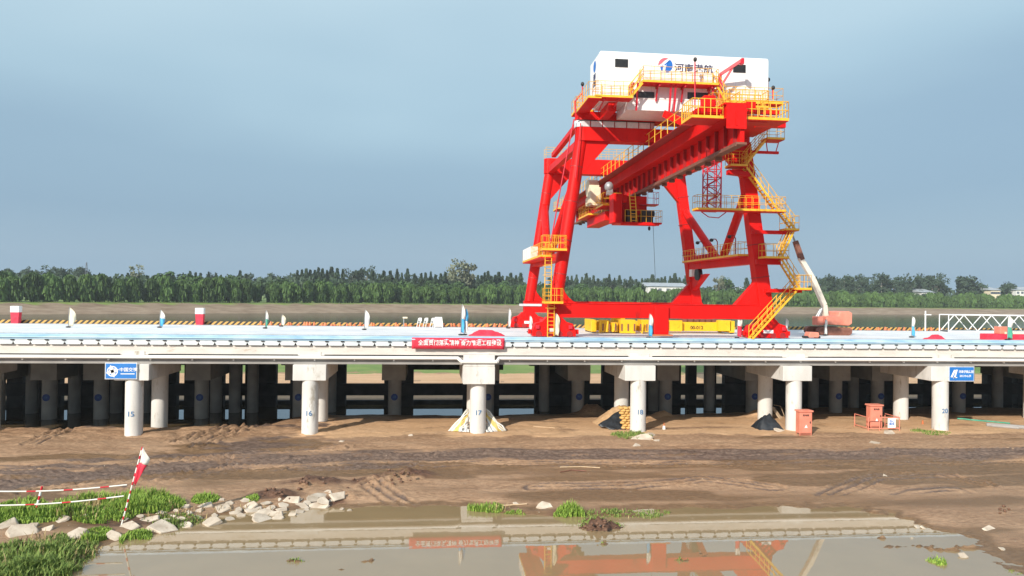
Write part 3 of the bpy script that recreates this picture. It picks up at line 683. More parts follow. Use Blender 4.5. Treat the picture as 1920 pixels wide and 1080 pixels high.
for y in (60,64,67.5): mb.path([(legx(1,14)-.6,y,14.3),(legx(1,14)-.6,y,15.9),(legx(1,14)-.75,y,16.15),(legx(1,14)-1.1,y,16.15)],.045)
o=B('floodlight',mb,'darkred'); mb=MB()
for y in (60,64,67.5): mb.ball((legx(1,14)-1.15,y,16.05),.2,.2,.16)
mb.build('lamp_head','black',o)
mb=MB(); mb.box(legx(1,14)+-.45,legx(1,14)+.0,66,71,14.3,15.0); B('cable_box',mb,'red')
mb=MB(); x=legx(1,12.5); mb.prism([(FY-4.2,13.2),(FY-.4,13.0),(FY-.4,11.6),(FY-1.6,12.0)],'x',x-.3,x+.2); o=B('reel_bracket',mb)
MB().tube((x-.5,FY-2.4,13.2),(x-.1,FY-2.4,13.2),.6,n=18).build('cable_reel','black',o); MB().box(x-.6,x-.1,FY-1.4,FY-.6,13.0,13.7).build('cabinet','white',o)
# hanging cable box on near sill
mb=MB(); mb.box(17.1,18.25,NY-.75,NY-.1,8.05,10.2); o=B('sill_cabinet',mb,bev=.05)
mb=MB(); mb.box(16.9,18.5,NY-.95,NY-.05,7.95,8.05); mb.build('foot_plate','orange',o)
# main girder
GY0,GY1=42.6,94.
gx=17.8
mb=MB(); mb.box(gx-.58,gx+.58,GY0,GY1,21.7,22.45); mb.box(gx-.72,gx+.72,GY0,GY1,22.451,22.55); mb.box(gx-.66,gx+.6,GY0,GY1,21.61,21.699)
g1=B('main_girder',mb)
mb=MB(); mb.box(gx+.3,gx+.55,GY0+.1,GY1,20.22,21.608); mb.build('web','red',g1)
mb=MB()
for y in np.arange(GY0+.6,GY1,1.5): mb.box(gx+.08,gx+.298,y,y+.05,20.24,21.6)
mb.each('stiffener','darkred',g1)
mb=MB(); mb.box(gx+.0,gx+.66,GY0,GY1,20.08,20.218); mb.box(gx-.05,gx+.03,GY0,GY1,19.98,20.078)
for y in np.arange(GY0+4,GY1,1.9): mb.box(gx+.4,gx+.75,y,y+.35,19.85,20.079)
mb.build('bottom_rail','rustbrown',g1)
mb=MB(); mb.prism([(gx-.62,21.0),(gx+.62,21.0),(gx+.62,22.46),(gx-.62,22.46)],'y',GY0-.05,GY0-.002); mb.box(gx-.05,gx+.05,GY0-.1,GY0-.05,21.2,22.1); mb.build('end_plate','red',g1)
mb=MB()
for Y in (NY,FY):
    for dx in (-.5,.5): mb.box(gx+dx-.12,gx+dx+.12,Y-.5,Y+.5,22.55,22.93)
mb.build('hanger','red',g1)
# walkway along girder, left
o=MB().box(gx-1.5,gx-.73,48,95,22.38,22.44).build('girder_walkway','darkred',crane)
MB().rail([(gx-1.5,48,22.44),(gx-1.5,95,22.44)],gap=1.5,r=.035).build('railing','yellow',o)
MB().rail([(gx+.75,44,22.55),(gx+.75,95,22.55)],gap=1.5,r=.03).build('railing','yellow',o)
plat(gx-2.3,gx-.7,93,96,22.0)
# hoist machinery on left of girder
mb=MB(); mb.tube((gx-2.4,74,21.8),(gx-1.4,74,21.8),.9,n=20); mb.tube((gx-2.5,74,20.4),(gx-1.2,74,20.4),.45,n=16); mb.box(gx-2.6,gx-1.6,71.5,73,19.8,21.6)
o=B('hoist_drum',mb,'cream',bev=.04)
mb=MB(); mb.ball((gx-1.5,68.5,21.2),.45,.5,.5); mb.box(gx-1.7,gx-1.2,68.2,68.8,20.4,21.2); mb.build('motor','grey_metal',o)
plat(gx-2.5,gx-.8,66.5,69.5,19.3); plat(gx-2.9,gx-1.,71,76,18.9)
B('hoist_frame',MB().box(gx-2.2,gx-.9,67,75,17.9,18.75),'red',bev=.04)
# trolley hanging below
mb=MB(); mb.box(15.65,16.45,64,65.6,17.42,20.0); mb.box(16.45,16.9,64.2,65.4,19.2,19.9); mb.box(16.45,19.0,65.2,66.2,17.6,19.95)
tr=B('trolley',mb,bev=.04)
mb=MB(); mb.box(15.9,19.9,63.6,65.6,17.32,17.46); mb.tube((16.2,63.5,17.25),(19.6,63.5,17.25),.1); mb.build('trolley_platform','red',tr)
MB().rail([(16.6,63.6,17.46),(19.9,63.6,17.46),(19.9,65.6,17.46)],gap=.5,h=1.05).build('railing','yellow',tr)
mb=MB(); mb.box(18.2,19.2,63.9,64.9,17.46,18.3); mb.tube((18.3,64.4,18.3),(19.4,64.4,18.3),.3,n=14); mb.box(16.9,17.7,63.9,64.6,17.47,18.6); mb.build('winch','black',tr)
mb=MB(); mb.box(18.3,19.9,64.6,65.8,19.1,19.2); mb.rail([(18.9,64.6,19.2),(19.9,64.6,19.2),(19.9,65.8,19.2)],gap=.5); mb.build('side_platform','crimson',tr)
mb=MB()
for dx in (0,.5): mb.tube((17.2+dx,63.75,17.46),(17.0+dx,63.75,20.0),.045)
for z in np.arange(17.6,20,.3): mb.tube((17.2-(z-17.46)*.079,63.75,z),(17.7-(z-17.46)*.079,63.75,z),.03)
mb.build('ladder','yellow',tr)
mb=MB(); mb.tube((19.35,64.4,17.3),(19.6,64.4,12.6),.018,n=4); mb.ball((19.0,64.4,17.0),.12,.12,.2); mb.build('hoist_rope','black',tr)
# lattice mast and long platform by the right leg
mb=MB(); x0,x1,y0,y1,z0,z1=21.2,22.3,56.2,57.2,17.75,22.9
for x in (x0,x1):
    for y in (y0,y1): mb.tube((x,y,z0),(x,y,z1),.06,n=6)
mb.tube(((x0+x1)/2,y0,z0),((x0+x1)/2,y0,z1),.03,n=4)
n=8
for k in range(n):
    a_=z0+(z1-z0)*k/n; b2=z0+(z1-z0)*(k+1)/n
    f=1 if k%2 else -1; xm=(x0+x1)/2
    for ya in (y0,y1):
        mb.tube((xm-.55*f,ya,a_),(xm+.55*f,ya,b2),.035,n=4); mb.tube((x0,ya,a_),(x1,ya,a_),.035,n=4)
    for xa_ in (x0,x1): mb.tube((xa_,y0 if k%2 else y1,a_),(xa_,y1 if k%2 else y0,b2),.035,n=4)
B('lattice_mast',mb,'crimson')
plat(20.1,27.2,55.4,56.4,17.8,gap=.55)
mb=MB()
for k in range(7):
    a=math.pi*k/6; 
mb.path([(20.6,55.9,17.6),(21.2,55.9,17.2),(22.0,55.9,17.15),(22.6,55.9,17.6)],.04); B('platform_bracket',mb,'crimson')
# stairs
def stair(a,b,y=55.9,w_=.7,name='stair'):
    ax,az=a; bx,bz=b; o=MB()
    for dy in (-w_/2,w_/2): o.beam((ax,y+dy,az),(bx,y+dy,bz),.04,.15)
    n=max(3,int(abs(az-bz)/.25))
    for k in range(n+1):
        t=k/n; x=ax+(bx-ax)*t; z=az+(bz-az)*t; o.box(x-.12,x+.12,y-w_/2,y+w_/2,z,z+.03)
    s_=o.build(name,'yellow',crane); r_=MB()
    for dy in (-w_/2,w_/2):
        for k in range(0,n+1,3):
            t=k/n; x=ax+(bx-ax)*t; z=az+(bz-az)*t; r_.tube((x,y+dy,z),(x,y+dy,z+1.0),.03,n=4)
        for h in (.5,1.): r_.tube((ax,y+dy,az+h),(bx,y+dy,bz+h),.03,n=4)
    r_.build('railing','yellow',s_); return s_
plat(25.6,26.95,55.2,56.4,23.36); plat(22.7,24.0,55.2,56.4,21.2); plat(27.2,28.25,55.3,56.4,16.35); plat(25.5,27.4,55.2,56.4,14.15); plat(28.1,29.25,55.2,56.4,11.75)
stair((25.7,23.36),(23.95,21.2)); stair((24.0,21.2),(26.7,17.8)); stair((26.9,17.8),(28.1,16.35)); stair((28.0,16.3),(27.0,14.15)); stair((26.9,14.15),(28.5,11.75)); stair((28.4,11.75),(24.7,7.8))
mb=MB(); mb.box(24.8,28.0,56.0,56.3,16.0,16.28); mb.box(26.0,28.9,56.0,56.3,11.42,11.7); mb.box(25.2,27.2,56.1,56.4,13.6,14.0); mb.box(24.4,26.9,56.0,56.2,22.3,22.5); mb.beam((26.0,56.1,22.5),(25.9,56.1,23.2),.06,.06); mb.beam((26.7,56.1,22.5),(26.9,56.1,23.2),.06,.06)
mb.prism([(22.7,20.55),(24.4,20.4),(24.4,20.75),(22.7,20.9)],'y',55.6,56.2)
mb.each('stair_support','red',crane)
# ladder tower on left leg
o=MB()
for (z0,z1,x,y) in ((7.8,10.3,9.0,56.25),(10.3,15.0,8.75,56.25)):
    for dx in (-.25,.25): o.tube((x+dx,y,z0),(x+dx,y,z1),.04,n=5)
    for z in np.arange(z0,z1,.3): o.tube((x-.25,y,z),(x+.25,y,z),.025,n=4)
    for z in np.arange(z0+2.2,z1,.7):
        pts=[(x+.42*math.cos(R(q)),y-.0-.55*math.sin(R(q))*1.,z) for q in range(0,181,36)]; o.path(pts,.022,4)
B('ladder',o,'yellow')
plat(8.35,9.75,55.4,56.4,10.45,gap=.45); plat(8.2,10.0,55.5,56.5,14.45,gap=.45)
mb=MB(); mb.path([(8.9,56.3,14.9),(9.6,56.35,19.),(10.6,56.3,24.5)],.05,6); mb.path([(10.75,56.2,20),(11.1,56.2,24.2)],.04,6); B('conduit',mb,'crimson')
# machine house
HY0,HY1=53.,56.2
HX0,HX1=11.8,24.6
mb=MB(); mb.prism([(HX0,25.35),(HX1,25.35),(HX1,28.6),(HX1-.1,28.75),(HX0+.1,28.75),(HX0,28.6)],'y',HY0,HY1)
house=B('machine_house',mb,'white',bev=.05)
mb=MB(); mb.box(13.9,20.4,HY0+.02,HY1,24.55,25.345); mb.build('lower_storey','white',house)
MB().box(12.1,24.3,HY0+.25,HY1-.1,25.15,25.348).build('floor_frame','panel',house)
MB().box(14.4,15.9,HY0-.03,HY0+.04,25.45,25.9).build('vent','louvre',house)
for x0,x1 in ((12.95,13.9),(21.85,22.8)):
    q=MB().box(x0,x1,HY0-.05,HY0+.02,27.62,28.2).build('louvre_window','louvre',house)
    m_=MB()
    for z in np.arange(27.68,28.2,.09): m_.box(x0+.03,x1-.03,HY0-.075,HY0-.05,z,z+.03)
    m_.build('slat','black',q)
MB().box(18.4,20.1,HY0-.03,HY0+.02,25.5,26.0).build('vent','louvre',house)
mb=MB()
for x in (14.9,23.6): mb.box(x,x+.1,HY0+1,HY0+1.1,28.75,28.95)
mb.build('roof_peg','white',house)
# seams
M['housew']=noise_mat('house_white',(.80,.80,.80),(.86,.86,.86),1,.4,stretch=(3,3,.35),rust=(.70,.685,.66),rscale=.9,rthr=.55)
house.data.materials[0]=M['housew']
mb=MB()
for x in np.arange(13.1,24,1.28): mb.box(x-.014,x+.014,HY0-.008,HY0,25.4,28.6)
mb.build('panel_seam','panel',house)
# emblem: round, red arc upper left, blue leaf right, small blue marks
ex,ez,er=16.72,27.9,.55; lg=MB()
def arcpoly(a0,a1,r0,n=14): return [(ex+r0*math.cos(R(a0+(a1-a0)*k/n)),ez+r0*math.sin(R(a0+(a1-a0)*k/n))) for k in range(n+1)]
def face(mb,pts,y=HY0-.012): mb.add([(p[0],y,p[1]) for p in pts],[tuple(range(len(pts)))])
face(lg,arcpoly(68,185,er)+[(ex-.33,ez+.1),(ex-.1,ez+.33)]); lg.build('emblem','logo_red',house)
lg=MB(); face(lg,arcpoly(-80,50,er*.98)+[(ex+.12,ez+.18),(ex+.02,ez-.12),(ex-.02,ez-.4)]); face(lg,[(ex-.12,ez+.02),(ex+.3,ez+.42),(ex+.33,ez+.36),(ex-.02,ez-.02)]); face(lg,[(ex-.4,ez-.12),(ex-.25,ez-.02),(ex-.12,ez-.08),(ex-.2,ez-.2),(ex-.22,ez-.45),(ex-.35,ez-.38)])
lg.build('emblem','logo_blue',house)
text('河南港航',.66,(18.85,HY0-.02,27.72),'ink',house,sx=1.12)
text('河南\n港航',.5,(HX0-.02,54.6,27.0),'ink',house,rot=(R(90),0,R(-90)),sx=.8)
lg=MB(); n=20; lg.add([(HX0-.012,54.6+.42*math.cos(2*math.pi*k/n),28.05+.42*math.sin(2*math.pi*k/n)) for k in range(n)],[tuple(range(n))]); lg.build('emblem','logo_blue',house)
# house walkways
plat(11.3,14.0,51.9,52.9,25.2); plat(14.75,20.3,51.9,52.9,26.4); plat(20.9,25.2,51.9,52.9,25.2)
plat(10.8,11.7,51.9,56.5,25.1,open_=(1,)); plat(10.8,12.2,56.6,58.4,25.3)
stair((13.9,25.2),(14.85,26.4),52.4); stair((20.2,26.4),(20.95,25.2),52.4)
q0,q1=P(1290,222,43.6),P(1362,222,43.6); plat(q0.x,min(q1.x,17.1),42.9,44.6,q0.z,gap=.35,r=.03)
q0,q1=P(1404,226,43.6),P(1468,234,43.6); plat(18.5,q1.x,42.9,44.4,q0.z,gap=.4,r=.03); plat(18.5,q1.x-.1,45.4,46.6,q0.z+1.35,gap=.4,r=.028)
plat(19.2,21.2,50.2,51.8,24.2,gap=.5)
mb=MB(); mb.box(15.6,17.1,43.2,44.4,22.0,22.3); mb.box(18.45,20,43.2,44.2,21.6,21.95); mb.box(16.2,16.9,43.6,44.3,22.55,23.2); mb.box(18.8,19.4,43.5,44.2,22.3,22.9); mb.each('nose_bracket','red',crane)
mb=MB(); mb.box(21.0,22.5,51.5,52.2,23.6,24.9); mb.box(19,25,52.0,52.4,24.4,24.7); mb.box(18.8,21,50.6,50.9,23.3,23.75); mb.box(18.3,19.4,50.4,51.4,22.5,23.7); mb.box(22.8,25,51,51.4,23.2,23.65); mb.box(22.0,24.9,52.5,56.3,23.6,24.3)
B('end_frame',mb)
mb=MB()
for x in (14.1,16.0,17.9,19.9): mb.beam((x,52.5,26.3),(x,52.9,25.2),.1,.1); mb.box(x-.05,x+.05,52.0,52.95,26.1,26.26)
for x in (14.45,16.9,17.25,20.05): mb.beam((x,52.2,26.3),(x,52.6,24.4),.12,.12)
for x in (12,13): mb.beam((x,52.0,25.05),(x,54,24.6),.08,.08)
mb.each('walkway_bracket','crimson',crane)
mb=MB(); mb.box(12.6,13.2,53.4,56.4,24.5,25.15); mb.box(20.8,21.4,53.4,56.4,24.5,25.15); mb.beam((16.8,53.2,24.4),(18.2,50.8,22.9),.4,.5); mb.each('house_bracket','red',crane)
# jib hoist and lamp masts
mb=MB(); a=P(1350,185,52.2); t_=P(1350,140,52.2); e_=P(1391,113,51.4)
mb.tube((a.x,52.2,23.9),(t_.x,52.2,t_.z),.13,n=10); mb.beam((t_.x,52.2,t_.z),(e_.x,51.4,e_.z),.12,.22); mb.beam((t_.x+.05,52.2,t_.z-.9),((t_.x+e_.x)/2+.1,51.8,(t_.z+e_.z)/2-.05),.1,.14); mb.box(e_.x-.1,e_.x+.1,51.2,51.6,e_.z-.3,e_.z+.1)
B('jib_hoist',mb,'crimson')
for px,yb,yt,Y in ((1303,215,112,51.8),(1092,205,158,56.),(1440,200,150,53.5),(1449,185,165,52.)):
    a=P(px,yb,Y); b2=P(px,yt,Y); o=B('lamp_mast',MB().tube((a.x,Y,a.z),(b2.x,Y,b2.z),.05),'crimson'); MB().ball((b2.x,Y-.05,b2.z),.14,.16,.17).build('lamp_head','black',o)
a=P(1079,212,56.); mb=MB(); mb.path([(a.x,56,a.z),(a.x-.05,56,a.z+.9),(a.x+.55,56,a.z+1.6)],.06); B('pulley_arm',mb,'crimson')
# railing on far portal beam and near small extras
MB().rail([(xa,FY-.6,24.36),(xb,FY-.6,24.36)],gap=.8).build('railing','yellow',crane)
MB().rail([(xa,FY+.6,24.36),(xb,FY+.6,24.36)],gap=.8).build('railing','yellow',crane)
MB().rail([(10.9,57.6,25.15),(10.9,56.5,25.15)],gap=.5).build('railing','yellow',crane)
# spreader on deck
sp_=thing('container_spreader',(20.2,65,DZ),'yellow container spreader resting on the deck under the red crane','spreader')
mb=MB(); mb.box(14.2,26.5,64.3,64.7,7.95,8.75); mb.box(14.2,26.5,66.1,66.5,7.95,8.75)
mb.build('main_beam','spreader_yellow',sp_,bevel=.03)
for x in (14.0,26.5): MB().box(x-.2,x+.25,63.9,66.9,7.85,8.9).build('end_beam','spreader_yellow',sp_,bevel=.03)
mb=MB()
for x in (14.0,26.5):
    for y in (63.9,66.7): mb.box(x-.12,x+.15,y,y+.25,DZ,7.85)
mb.build('corner_foot','black',sp_)
mb=MB()
for x0,x1,y0,y1,z0,z1 in ((18.0,19.6,63.2,64.3,7.9,8.95),(14.5,15.2,63.3,64.2,7.85,8.9),(15.4,15.9,63.0,64.2,7.9,8.7),(16.1,17.4,62.8,64.2,7.8,8.95),(20.7,21.9,63.8,64.3,7.95,8.9),(25.2,26.4,63.9,64.3,8.0,8.95),(16,17,64.8,66,8,9.3),(19.8,20.6,63.6,64.2,7.9,8.9)): mb.box(x0,x1,y0,y1,z0,z1)
mb.each('head_block','spreader_yellow',sp_)
for k in range(9): MB().tube((14.3+k*.62,62.9,7.8+.1*(k%3)),(14.4+k*.62,62.9,8.7+.1*(k%2)),.08).build('cylinder','spreader_yellow',sp_)
mb=MB()
for k in range(8): mb.box(14.5+k*.55,14.62+k*.55,62.75,62.8,8.0,8.6)
for k in range(6): mb.box(22.3+k*.55,22.7+k*.55,64.9,66,8.76,8.98)
mb.each('hydraulic_fitting','rustbrown',sp_)
text('00-012',.42,(23.4,64.28,8.25),'black',sp_)
# ------------------------------------------------------------------ things on the deck
def cloth(mb,poly_fn,n=12,m=8): pass
def feather(px,ybot,ytop,Y,mat,label,w_=.5,mat2=None,lean=.1,pole='grey_metal',down=False):
    a=P(px,ybot,Y); b2=P(px,ytop,Y); h=b2.z-DZ
    f=thing('feather_flag',(a.x,Y,DZ),label,'flag','flags standing on the deck')
    w_*=.78
    x=a.x; pts=[(x,Y,DZ),(x+.02,Y,DZ+h*.6),(x+lean*.5,Y,DZ+h*.9),(x+lean,Y,DZ+h)]
    MB().path(pts,.025,5).build('pole',pole,f)
    MB().ball((x,Y,DZ+.06),.22,.22,.07).build('base','black',f)
    for half,(ma,s0,s1) in enumerate(((mat,0,.5 if mat2 else 1),(mat2,.5,1))):
        if not ma: continue
        mb=MB(); n=10; m_=4; vs=[]
        for i in range(n+1):
            t=s0+(s1-s0)*i/n; z=DZ+h*(.1+.89*t)
            ww=w_*(math.sin(min(1,(1-t)*2.6+.08)*math.pi/2))*(1-.25*math.exp(-((t-.05)/.12)**2))
            for j in range(m_+1):
                u=j/m_; vs.append((x+.03+ww*u+lean*t*t*.8,Y+.13*math.sin(u*5+t*6)*u+.03,z-.1*u*h*.35+.04*math.sin(t*9)*u))
        mb.add(vs,[(i*(m_+1)+j,(i+1)*(m_+1)+j,(i+1)*(m_+1)+j+1,i*(m_+1)+j+1) for i in range(n) for j in range(m_)],True)
        o=mb.build('flag_cloth' ,ma,f); so_=o.modifiers.new('s','SOLIDIFY'); so_.thickness=.012
feather(128,618,576,66,'fabric_cream','furled cream feather flag, leftmost flag on the deck',.62)
feather(299,615,581,67,'fabric_blue','blue feather flag with white tip left of the deck',.45,'fabric_white')
feather(497,616,582,67,'fabric_green','slim green feather flag with white tip',.25,'fabric_white')
feather(527,613,590,71,'fabric_cream','short cream flag just right of the slim green flag',.45)
feather(683,616,581,66,'fabric_white','plain white feather flag standing alone mid-deck, left of the red banner',.5)
feather(864,632,570,58.5,'fabric_blue','tall furled blue and white flag above the red banner',.35,'fabric_white')
feather(871,632,578,58.7,'fabric_white','white flag leaning against the tall blue flag',.28,'fabric_blue')
feather(1040,632,587,56.3,'fabric_cream','cream feather flag beside the left crane bogie',.45)
feather(953,600,578,71,'fabric_white','small white flag left of the rear crane bogie',.3)
feather(992,614,592,64,'fabric_white','small white flag between the front and rear left bogies',.3)
feather(1216,628,588,56.2,'fabric_blue','blue feather flag with white top in front of the yellow spreader',.42,'fabric_white')
feather(1382,628,590,56.6,'fabric_red','red and white feather flag at the right end of the yellow spreader',.5,'fabric_white')
feather(1472,616,597,61,'fabric_white','small white flag behind the right crane bogie',.35)
feather(1709,626,593,60,'fabric_blue','blue feather flag with white top at the right of the deck',.4,'fabric_white')
feather(1889,634,592,56.9,'fabric_green','green flag with broad white top standing over the red boxes',.6,'fabric_white')
feather(1546,622,598,62,'fabric_white','small white flag in front of the orange excavator body',.3)
# bollard cabinets
for px,lab in ((30,'red cabinet with white top at far left of the deck edge'),(375,'red cabinet with white top between the two blue flags and the cream flag')):
    a=P(px,603,73.2); c=thing('shore_cabinet',(a.x,73.2,DZ),'white topped red shore-power cabinet, '+('leftmost on the river-side kerb' if px<100 else 'right of the blue feather flag'),'cabinet','shore-power cabinets')
    MB().box(a.x-.38,a.x+.38,72.9,73.5,9.0-.22,9.45-.1).build('hood','white',c,bevel=.03); MB().prism([(a.x-.3,DZ),(a.x+.3,DZ),(a.x+.36,8.77),(a.x-.36,8.77)],'y',72.95,73.45).build('body','fabric_red',c)
# orange cones along the kerb
cn=None
spots=[px for px in list(range(486,955,9))+list(range(1590,1770,9))]
for k,px in enumerate(spots):
    q=P(px+rnd.uniform(-5,5),606,73.2); x=q.x
    if cn is None:
        cn=thing('traffic_cone',(x,73.2,DZ),'small orange traffic cone standing in the row before the river-side kerb','cone','cones along the kerb')
        MB().tube((x,73.2,DZ+.04),(x,73.2,DZ+.42),.2,.07,n=10).build('cone_body','orange',cn); MB().box(x-.24,x+.24,72.96,73.44,DZ,DZ+.04).build('base','black',cn)
    else: copy_tree(cn,(x,73.2+rnd.uniform(-.15,.15),DZ),scale=(rnd.uniform(.7,1.1),rnd.uniform(.7,1.1),rnd.uniform(.5,.95)))
# red ceremonial cloth heap, fence bits, white stools
def heap(name,px0,px1,ybot,ytop,Y,mat,label,cat,seed=1,dep=.8,zbase=None,peak=.5):
    zb=DZ if zbase is None else zbase
    a=P(px0,ybot,Y); b2=P(px1,ytop,Y); w2=(b2.x-a.x); h=b2.z-zb; mb=MB(); n,m_=26,12; vs=[]; rg=random.Random(seed)
    U,V=np.meshgrid(np.linspace(0,1,n+1),np.linspace(0,1,m_+1),indexing='ij')
    nn=fbm(U*5,V*4,4,seed)
    env=np.clip(np.sin(np.pi*np.clip(np.where(U<peak,.5*U/peak,.5+.5*(U-peak)/(1-peak)),0,1)),0,1)**.8*np.sin(np.pi*V)**.6
    Z=h*np.clip(env*(1+(.8 if mat=='fabric_red' else .35)*nn),0,1.1)*(.75 if mat=='fabric_red' else 1)
    for i in range(n+1):
        for j in range(m_+1): vs.append((a.x+w2*U[i,j],Y-dep/2+dep*V[i,j],zb+Z[i,j]-.01))
    mb.add(vs,[(i*(m_+1)+j,(i+1)*(m_+1)+j,(i+1)*(m_+1)+j+1,i*(m_+1)+j+1) for i in range(n) for j in range(m_)],True)
    mb.v.append((a.x+w2/2,Y,zb-.12)); 
    return solo(mb,name,mat,label,cat)
heap('cloth_heap',878,947,634,616,58.3,'fabric_red','heap of bright red cloth on the deck behind the right end of the banner','cloth',3,1.6)
heap('cloth_heap',1735,1770,636,625,57.5,'fabric_red','small crumpled red cloth on the deck left of the green flag','cloth',4,1.)
a=P(1845,638,57.6)
bx=thing('planter_box',(a.x+2,57.6,DZ),'long red box with a cream top strip at the right end of the deck','box')
MB().box(a.x,a.x+5.2,57.2,58.1,DZ,DZ+.5).build('box_body','fabric_red',bx,bevel=.03); MB().box(a.x+1.6,a.x+5.2,57.25,58.05,DZ+.5,DZ+.68).build('top_strip','fabric_cream',bx); MB().box(a.x+1.2,a.x+2.3,57.3,58.,DZ+.5,DZ+1.1).build('crate','box_orange',bx,bevel=.03)
for px,Y,lab in ((822,72,'white slatted stand with sloping sides on the deck left of the tall blue flag'),):
    a=P(px,613,Y); c=thing('white_stand',(a.x,Y,DZ),lab,'stand')
    MB().prism([(a.x-.45,DZ+.1),(a.x+.45,DZ+.1),(a.x+.33,DZ+1.),(a.x-.33,DZ+1.)],'y',Y-.2,Y+.2).build('body','white',c); 
    mb=MB(); [mb.box(a.x+d,a.x+d+.06,Y-.2,Y+.2,DZ,DZ+.1) for d in (-.4,.34)]; mb.build('foot','white',c)
st=None
for px in (785,797,810):
    a=P(px,612,72.2)
    if st is None:
        st=thing('folding_chair',(a.x,72.2,DZ),'white folding chair in the small row left of the white stand','chair','white chairs by the kerb')
        mb=MB(); [mb.tube((a.x+d,72.2,DZ),(a.x+d+.18,72.2,DZ+.85),.03,n=5) for d in (-.2,.05)]; mb.build('leg','white',st); MB().box(a.x-.15,a.x+.25,72,72.4,DZ+.4,DZ+.44).build('seat','white',st); MB().box(a.x,a.x+.28,72.35,72.4,DZ+.55,DZ+.9).build('backrest','white',st)
    else: copy_tree(st,(a.x,72.2,DZ))
a=P(757,611,72.4); c=thing('post_lamp',(a.x,72.4,DZ),'short post with a cream hood left of the white chairs','lamp'); MB().tube((a.x,72.4,DZ),(a.x,72.4,DZ+.85),.05).build('post','grey_metal',c); MB().box(a.x-.1,a.x+.35,72.25,72.6,DZ+.82,DZ+.97).build('hood','cream',c,bevel=.03)
# white truss gangway at right
a=P(1771,620,72); b2=P(1925,620,72); c=thing('truss_gangway',(a.x,72,DZ),'white tubular truss gangway lying at the right end of the deck','gangway')
mb=MB(); zt=P(1771,590,72).z; n=3; Lx=(b2.x-a.x)
for y in (71.4,72.8):
    mb.tube((a.x,y,zt),(b2.x+2,y,zt),.06,n=6); mb.tube((a.x,y,DZ+.06),(b2.x+2,y,DZ+.06),.06,n=6); mb.tube((a.x,y,DZ),(a.x,y,zt),.05,n=6)
    for k in range(n):
        x0=a.x+.15+Lx*k/n; x1=a.x+.15+Lx*(k+.5)/n; x2=a.x+.15+Lx*(k+1)/n
        mb.tube((x0,y,DZ+.1),(x1,y,zt),.045,n=6); mb.tube((x1,y,zt),(x2,y,DZ+.1),.045,n=6)
mb.build('truss','white',c)
mb=MB().box(a.x,b2.x+2,71.4,72.8,DZ+.12,DZ+.16); mb.build('deck_plate','grey_metal',c)
a=P(1735,612,72.6); mb=MB(); mb.tube((a.x,72.6,DZ),(a.x,72.6,P(1735,583,72.6).z),.07); mb.box(a.x-.05,a.x+.6,72.5,72.7,9.42,9.5)
solo(mb,'white_post','white','slim white post with a short arm left of the truss gangway','post')
# excavator with long arm
ex_=thing('excavator',(35.6,64,DZ),'orange tracked excavator with a tall cream and rust coloured arm beside the crane','excavator')
def Q(px,py,Y=64.): return P(px,py,Y)
for dy in (-1.2,1.0):
    mb=MB()
    pl=[]; x0,x1=33.9,37.0
    for k in range(7): a_=R(90+k*30); pl.append((x0+.35+.35*math.cos(a_),DZ+.36+.35*math.sin(a_)))
    for k in range(7): a_=R(-90+k*30); pl.append((x1-.35+.35*math.cos(a_),DZ+.36+.35*math.sin(a_)))
    mb.prism(pl,'y',64+dy-.25,64+dy+.35); mb.build('track','rustbrown',ex_)
MB().prism([(34.6,8.7),(36.9,8.6),(37.2,8.8),(37.2,9.75),(36.9,9.9),(36.0,9.85),(35.9,9.5),(34.8,9.4)],'y',62.9,65.1).build('body','box_orange',ex_,bevel=.08)
MB().box(34.0,34.6,63,64,8.6,9.4).build('cab','box_orange',ex_,bevel=.08)
p=[Q(1549,598),Q(1545,572),Q(1524,524),Q(1500,483)]
mb=MB(); 
for (u,v,wa,wb) in ((p[0],p[1],.35,.5),(p[1],p[2],.5,.55),(p[2],p[3],.55,.42)): mb.beam(u,v,.4,wa,.4,wb,up=(0,1,0))
mb.build('boom','boom_white',ex_,bevel=.03)
mb=MB(); mb.tube(Q(1528,608),Q(1541,578),.16); mb.tube(Q(1527,600),Q(1538,580),.1); mb.build('ram','grey_metal',ex_)
mb=MB(); mb.beam(Q(1503,487),Q(1491,452),.4,.55,.4,.4,up=(0,1,0)); mb.build('stick','rustbrown',ex_,bevel=.03)
mb=MB(); mb.beam(Q(1491,454),Q(1484,436),.12,.16,.1,.08,up=(0,1,0)); mb.build('tip','grey_metal',ex_)
a=P(1522,633,57.9); c=thing('generator',(a.x,57.9,DZ),'low orange machine on the deck edge in front of the excavator','machine')
MB().prism([(a.x-.5,DZ+.08),(a.x+.5,DZ+.08),(a.x+.38,DZ+.5),(a.x-.35,DZ+.52)],'y',57.5,58.3).build('body','box_orange',c,bevel=.04); mb=MB(); [mb.tube((a.x+d,57.5,DZ+.1),(a.x+d,58.3,DZ+.1),.1) for d in (-.55,.45)]; mb.build('roller','black',c)
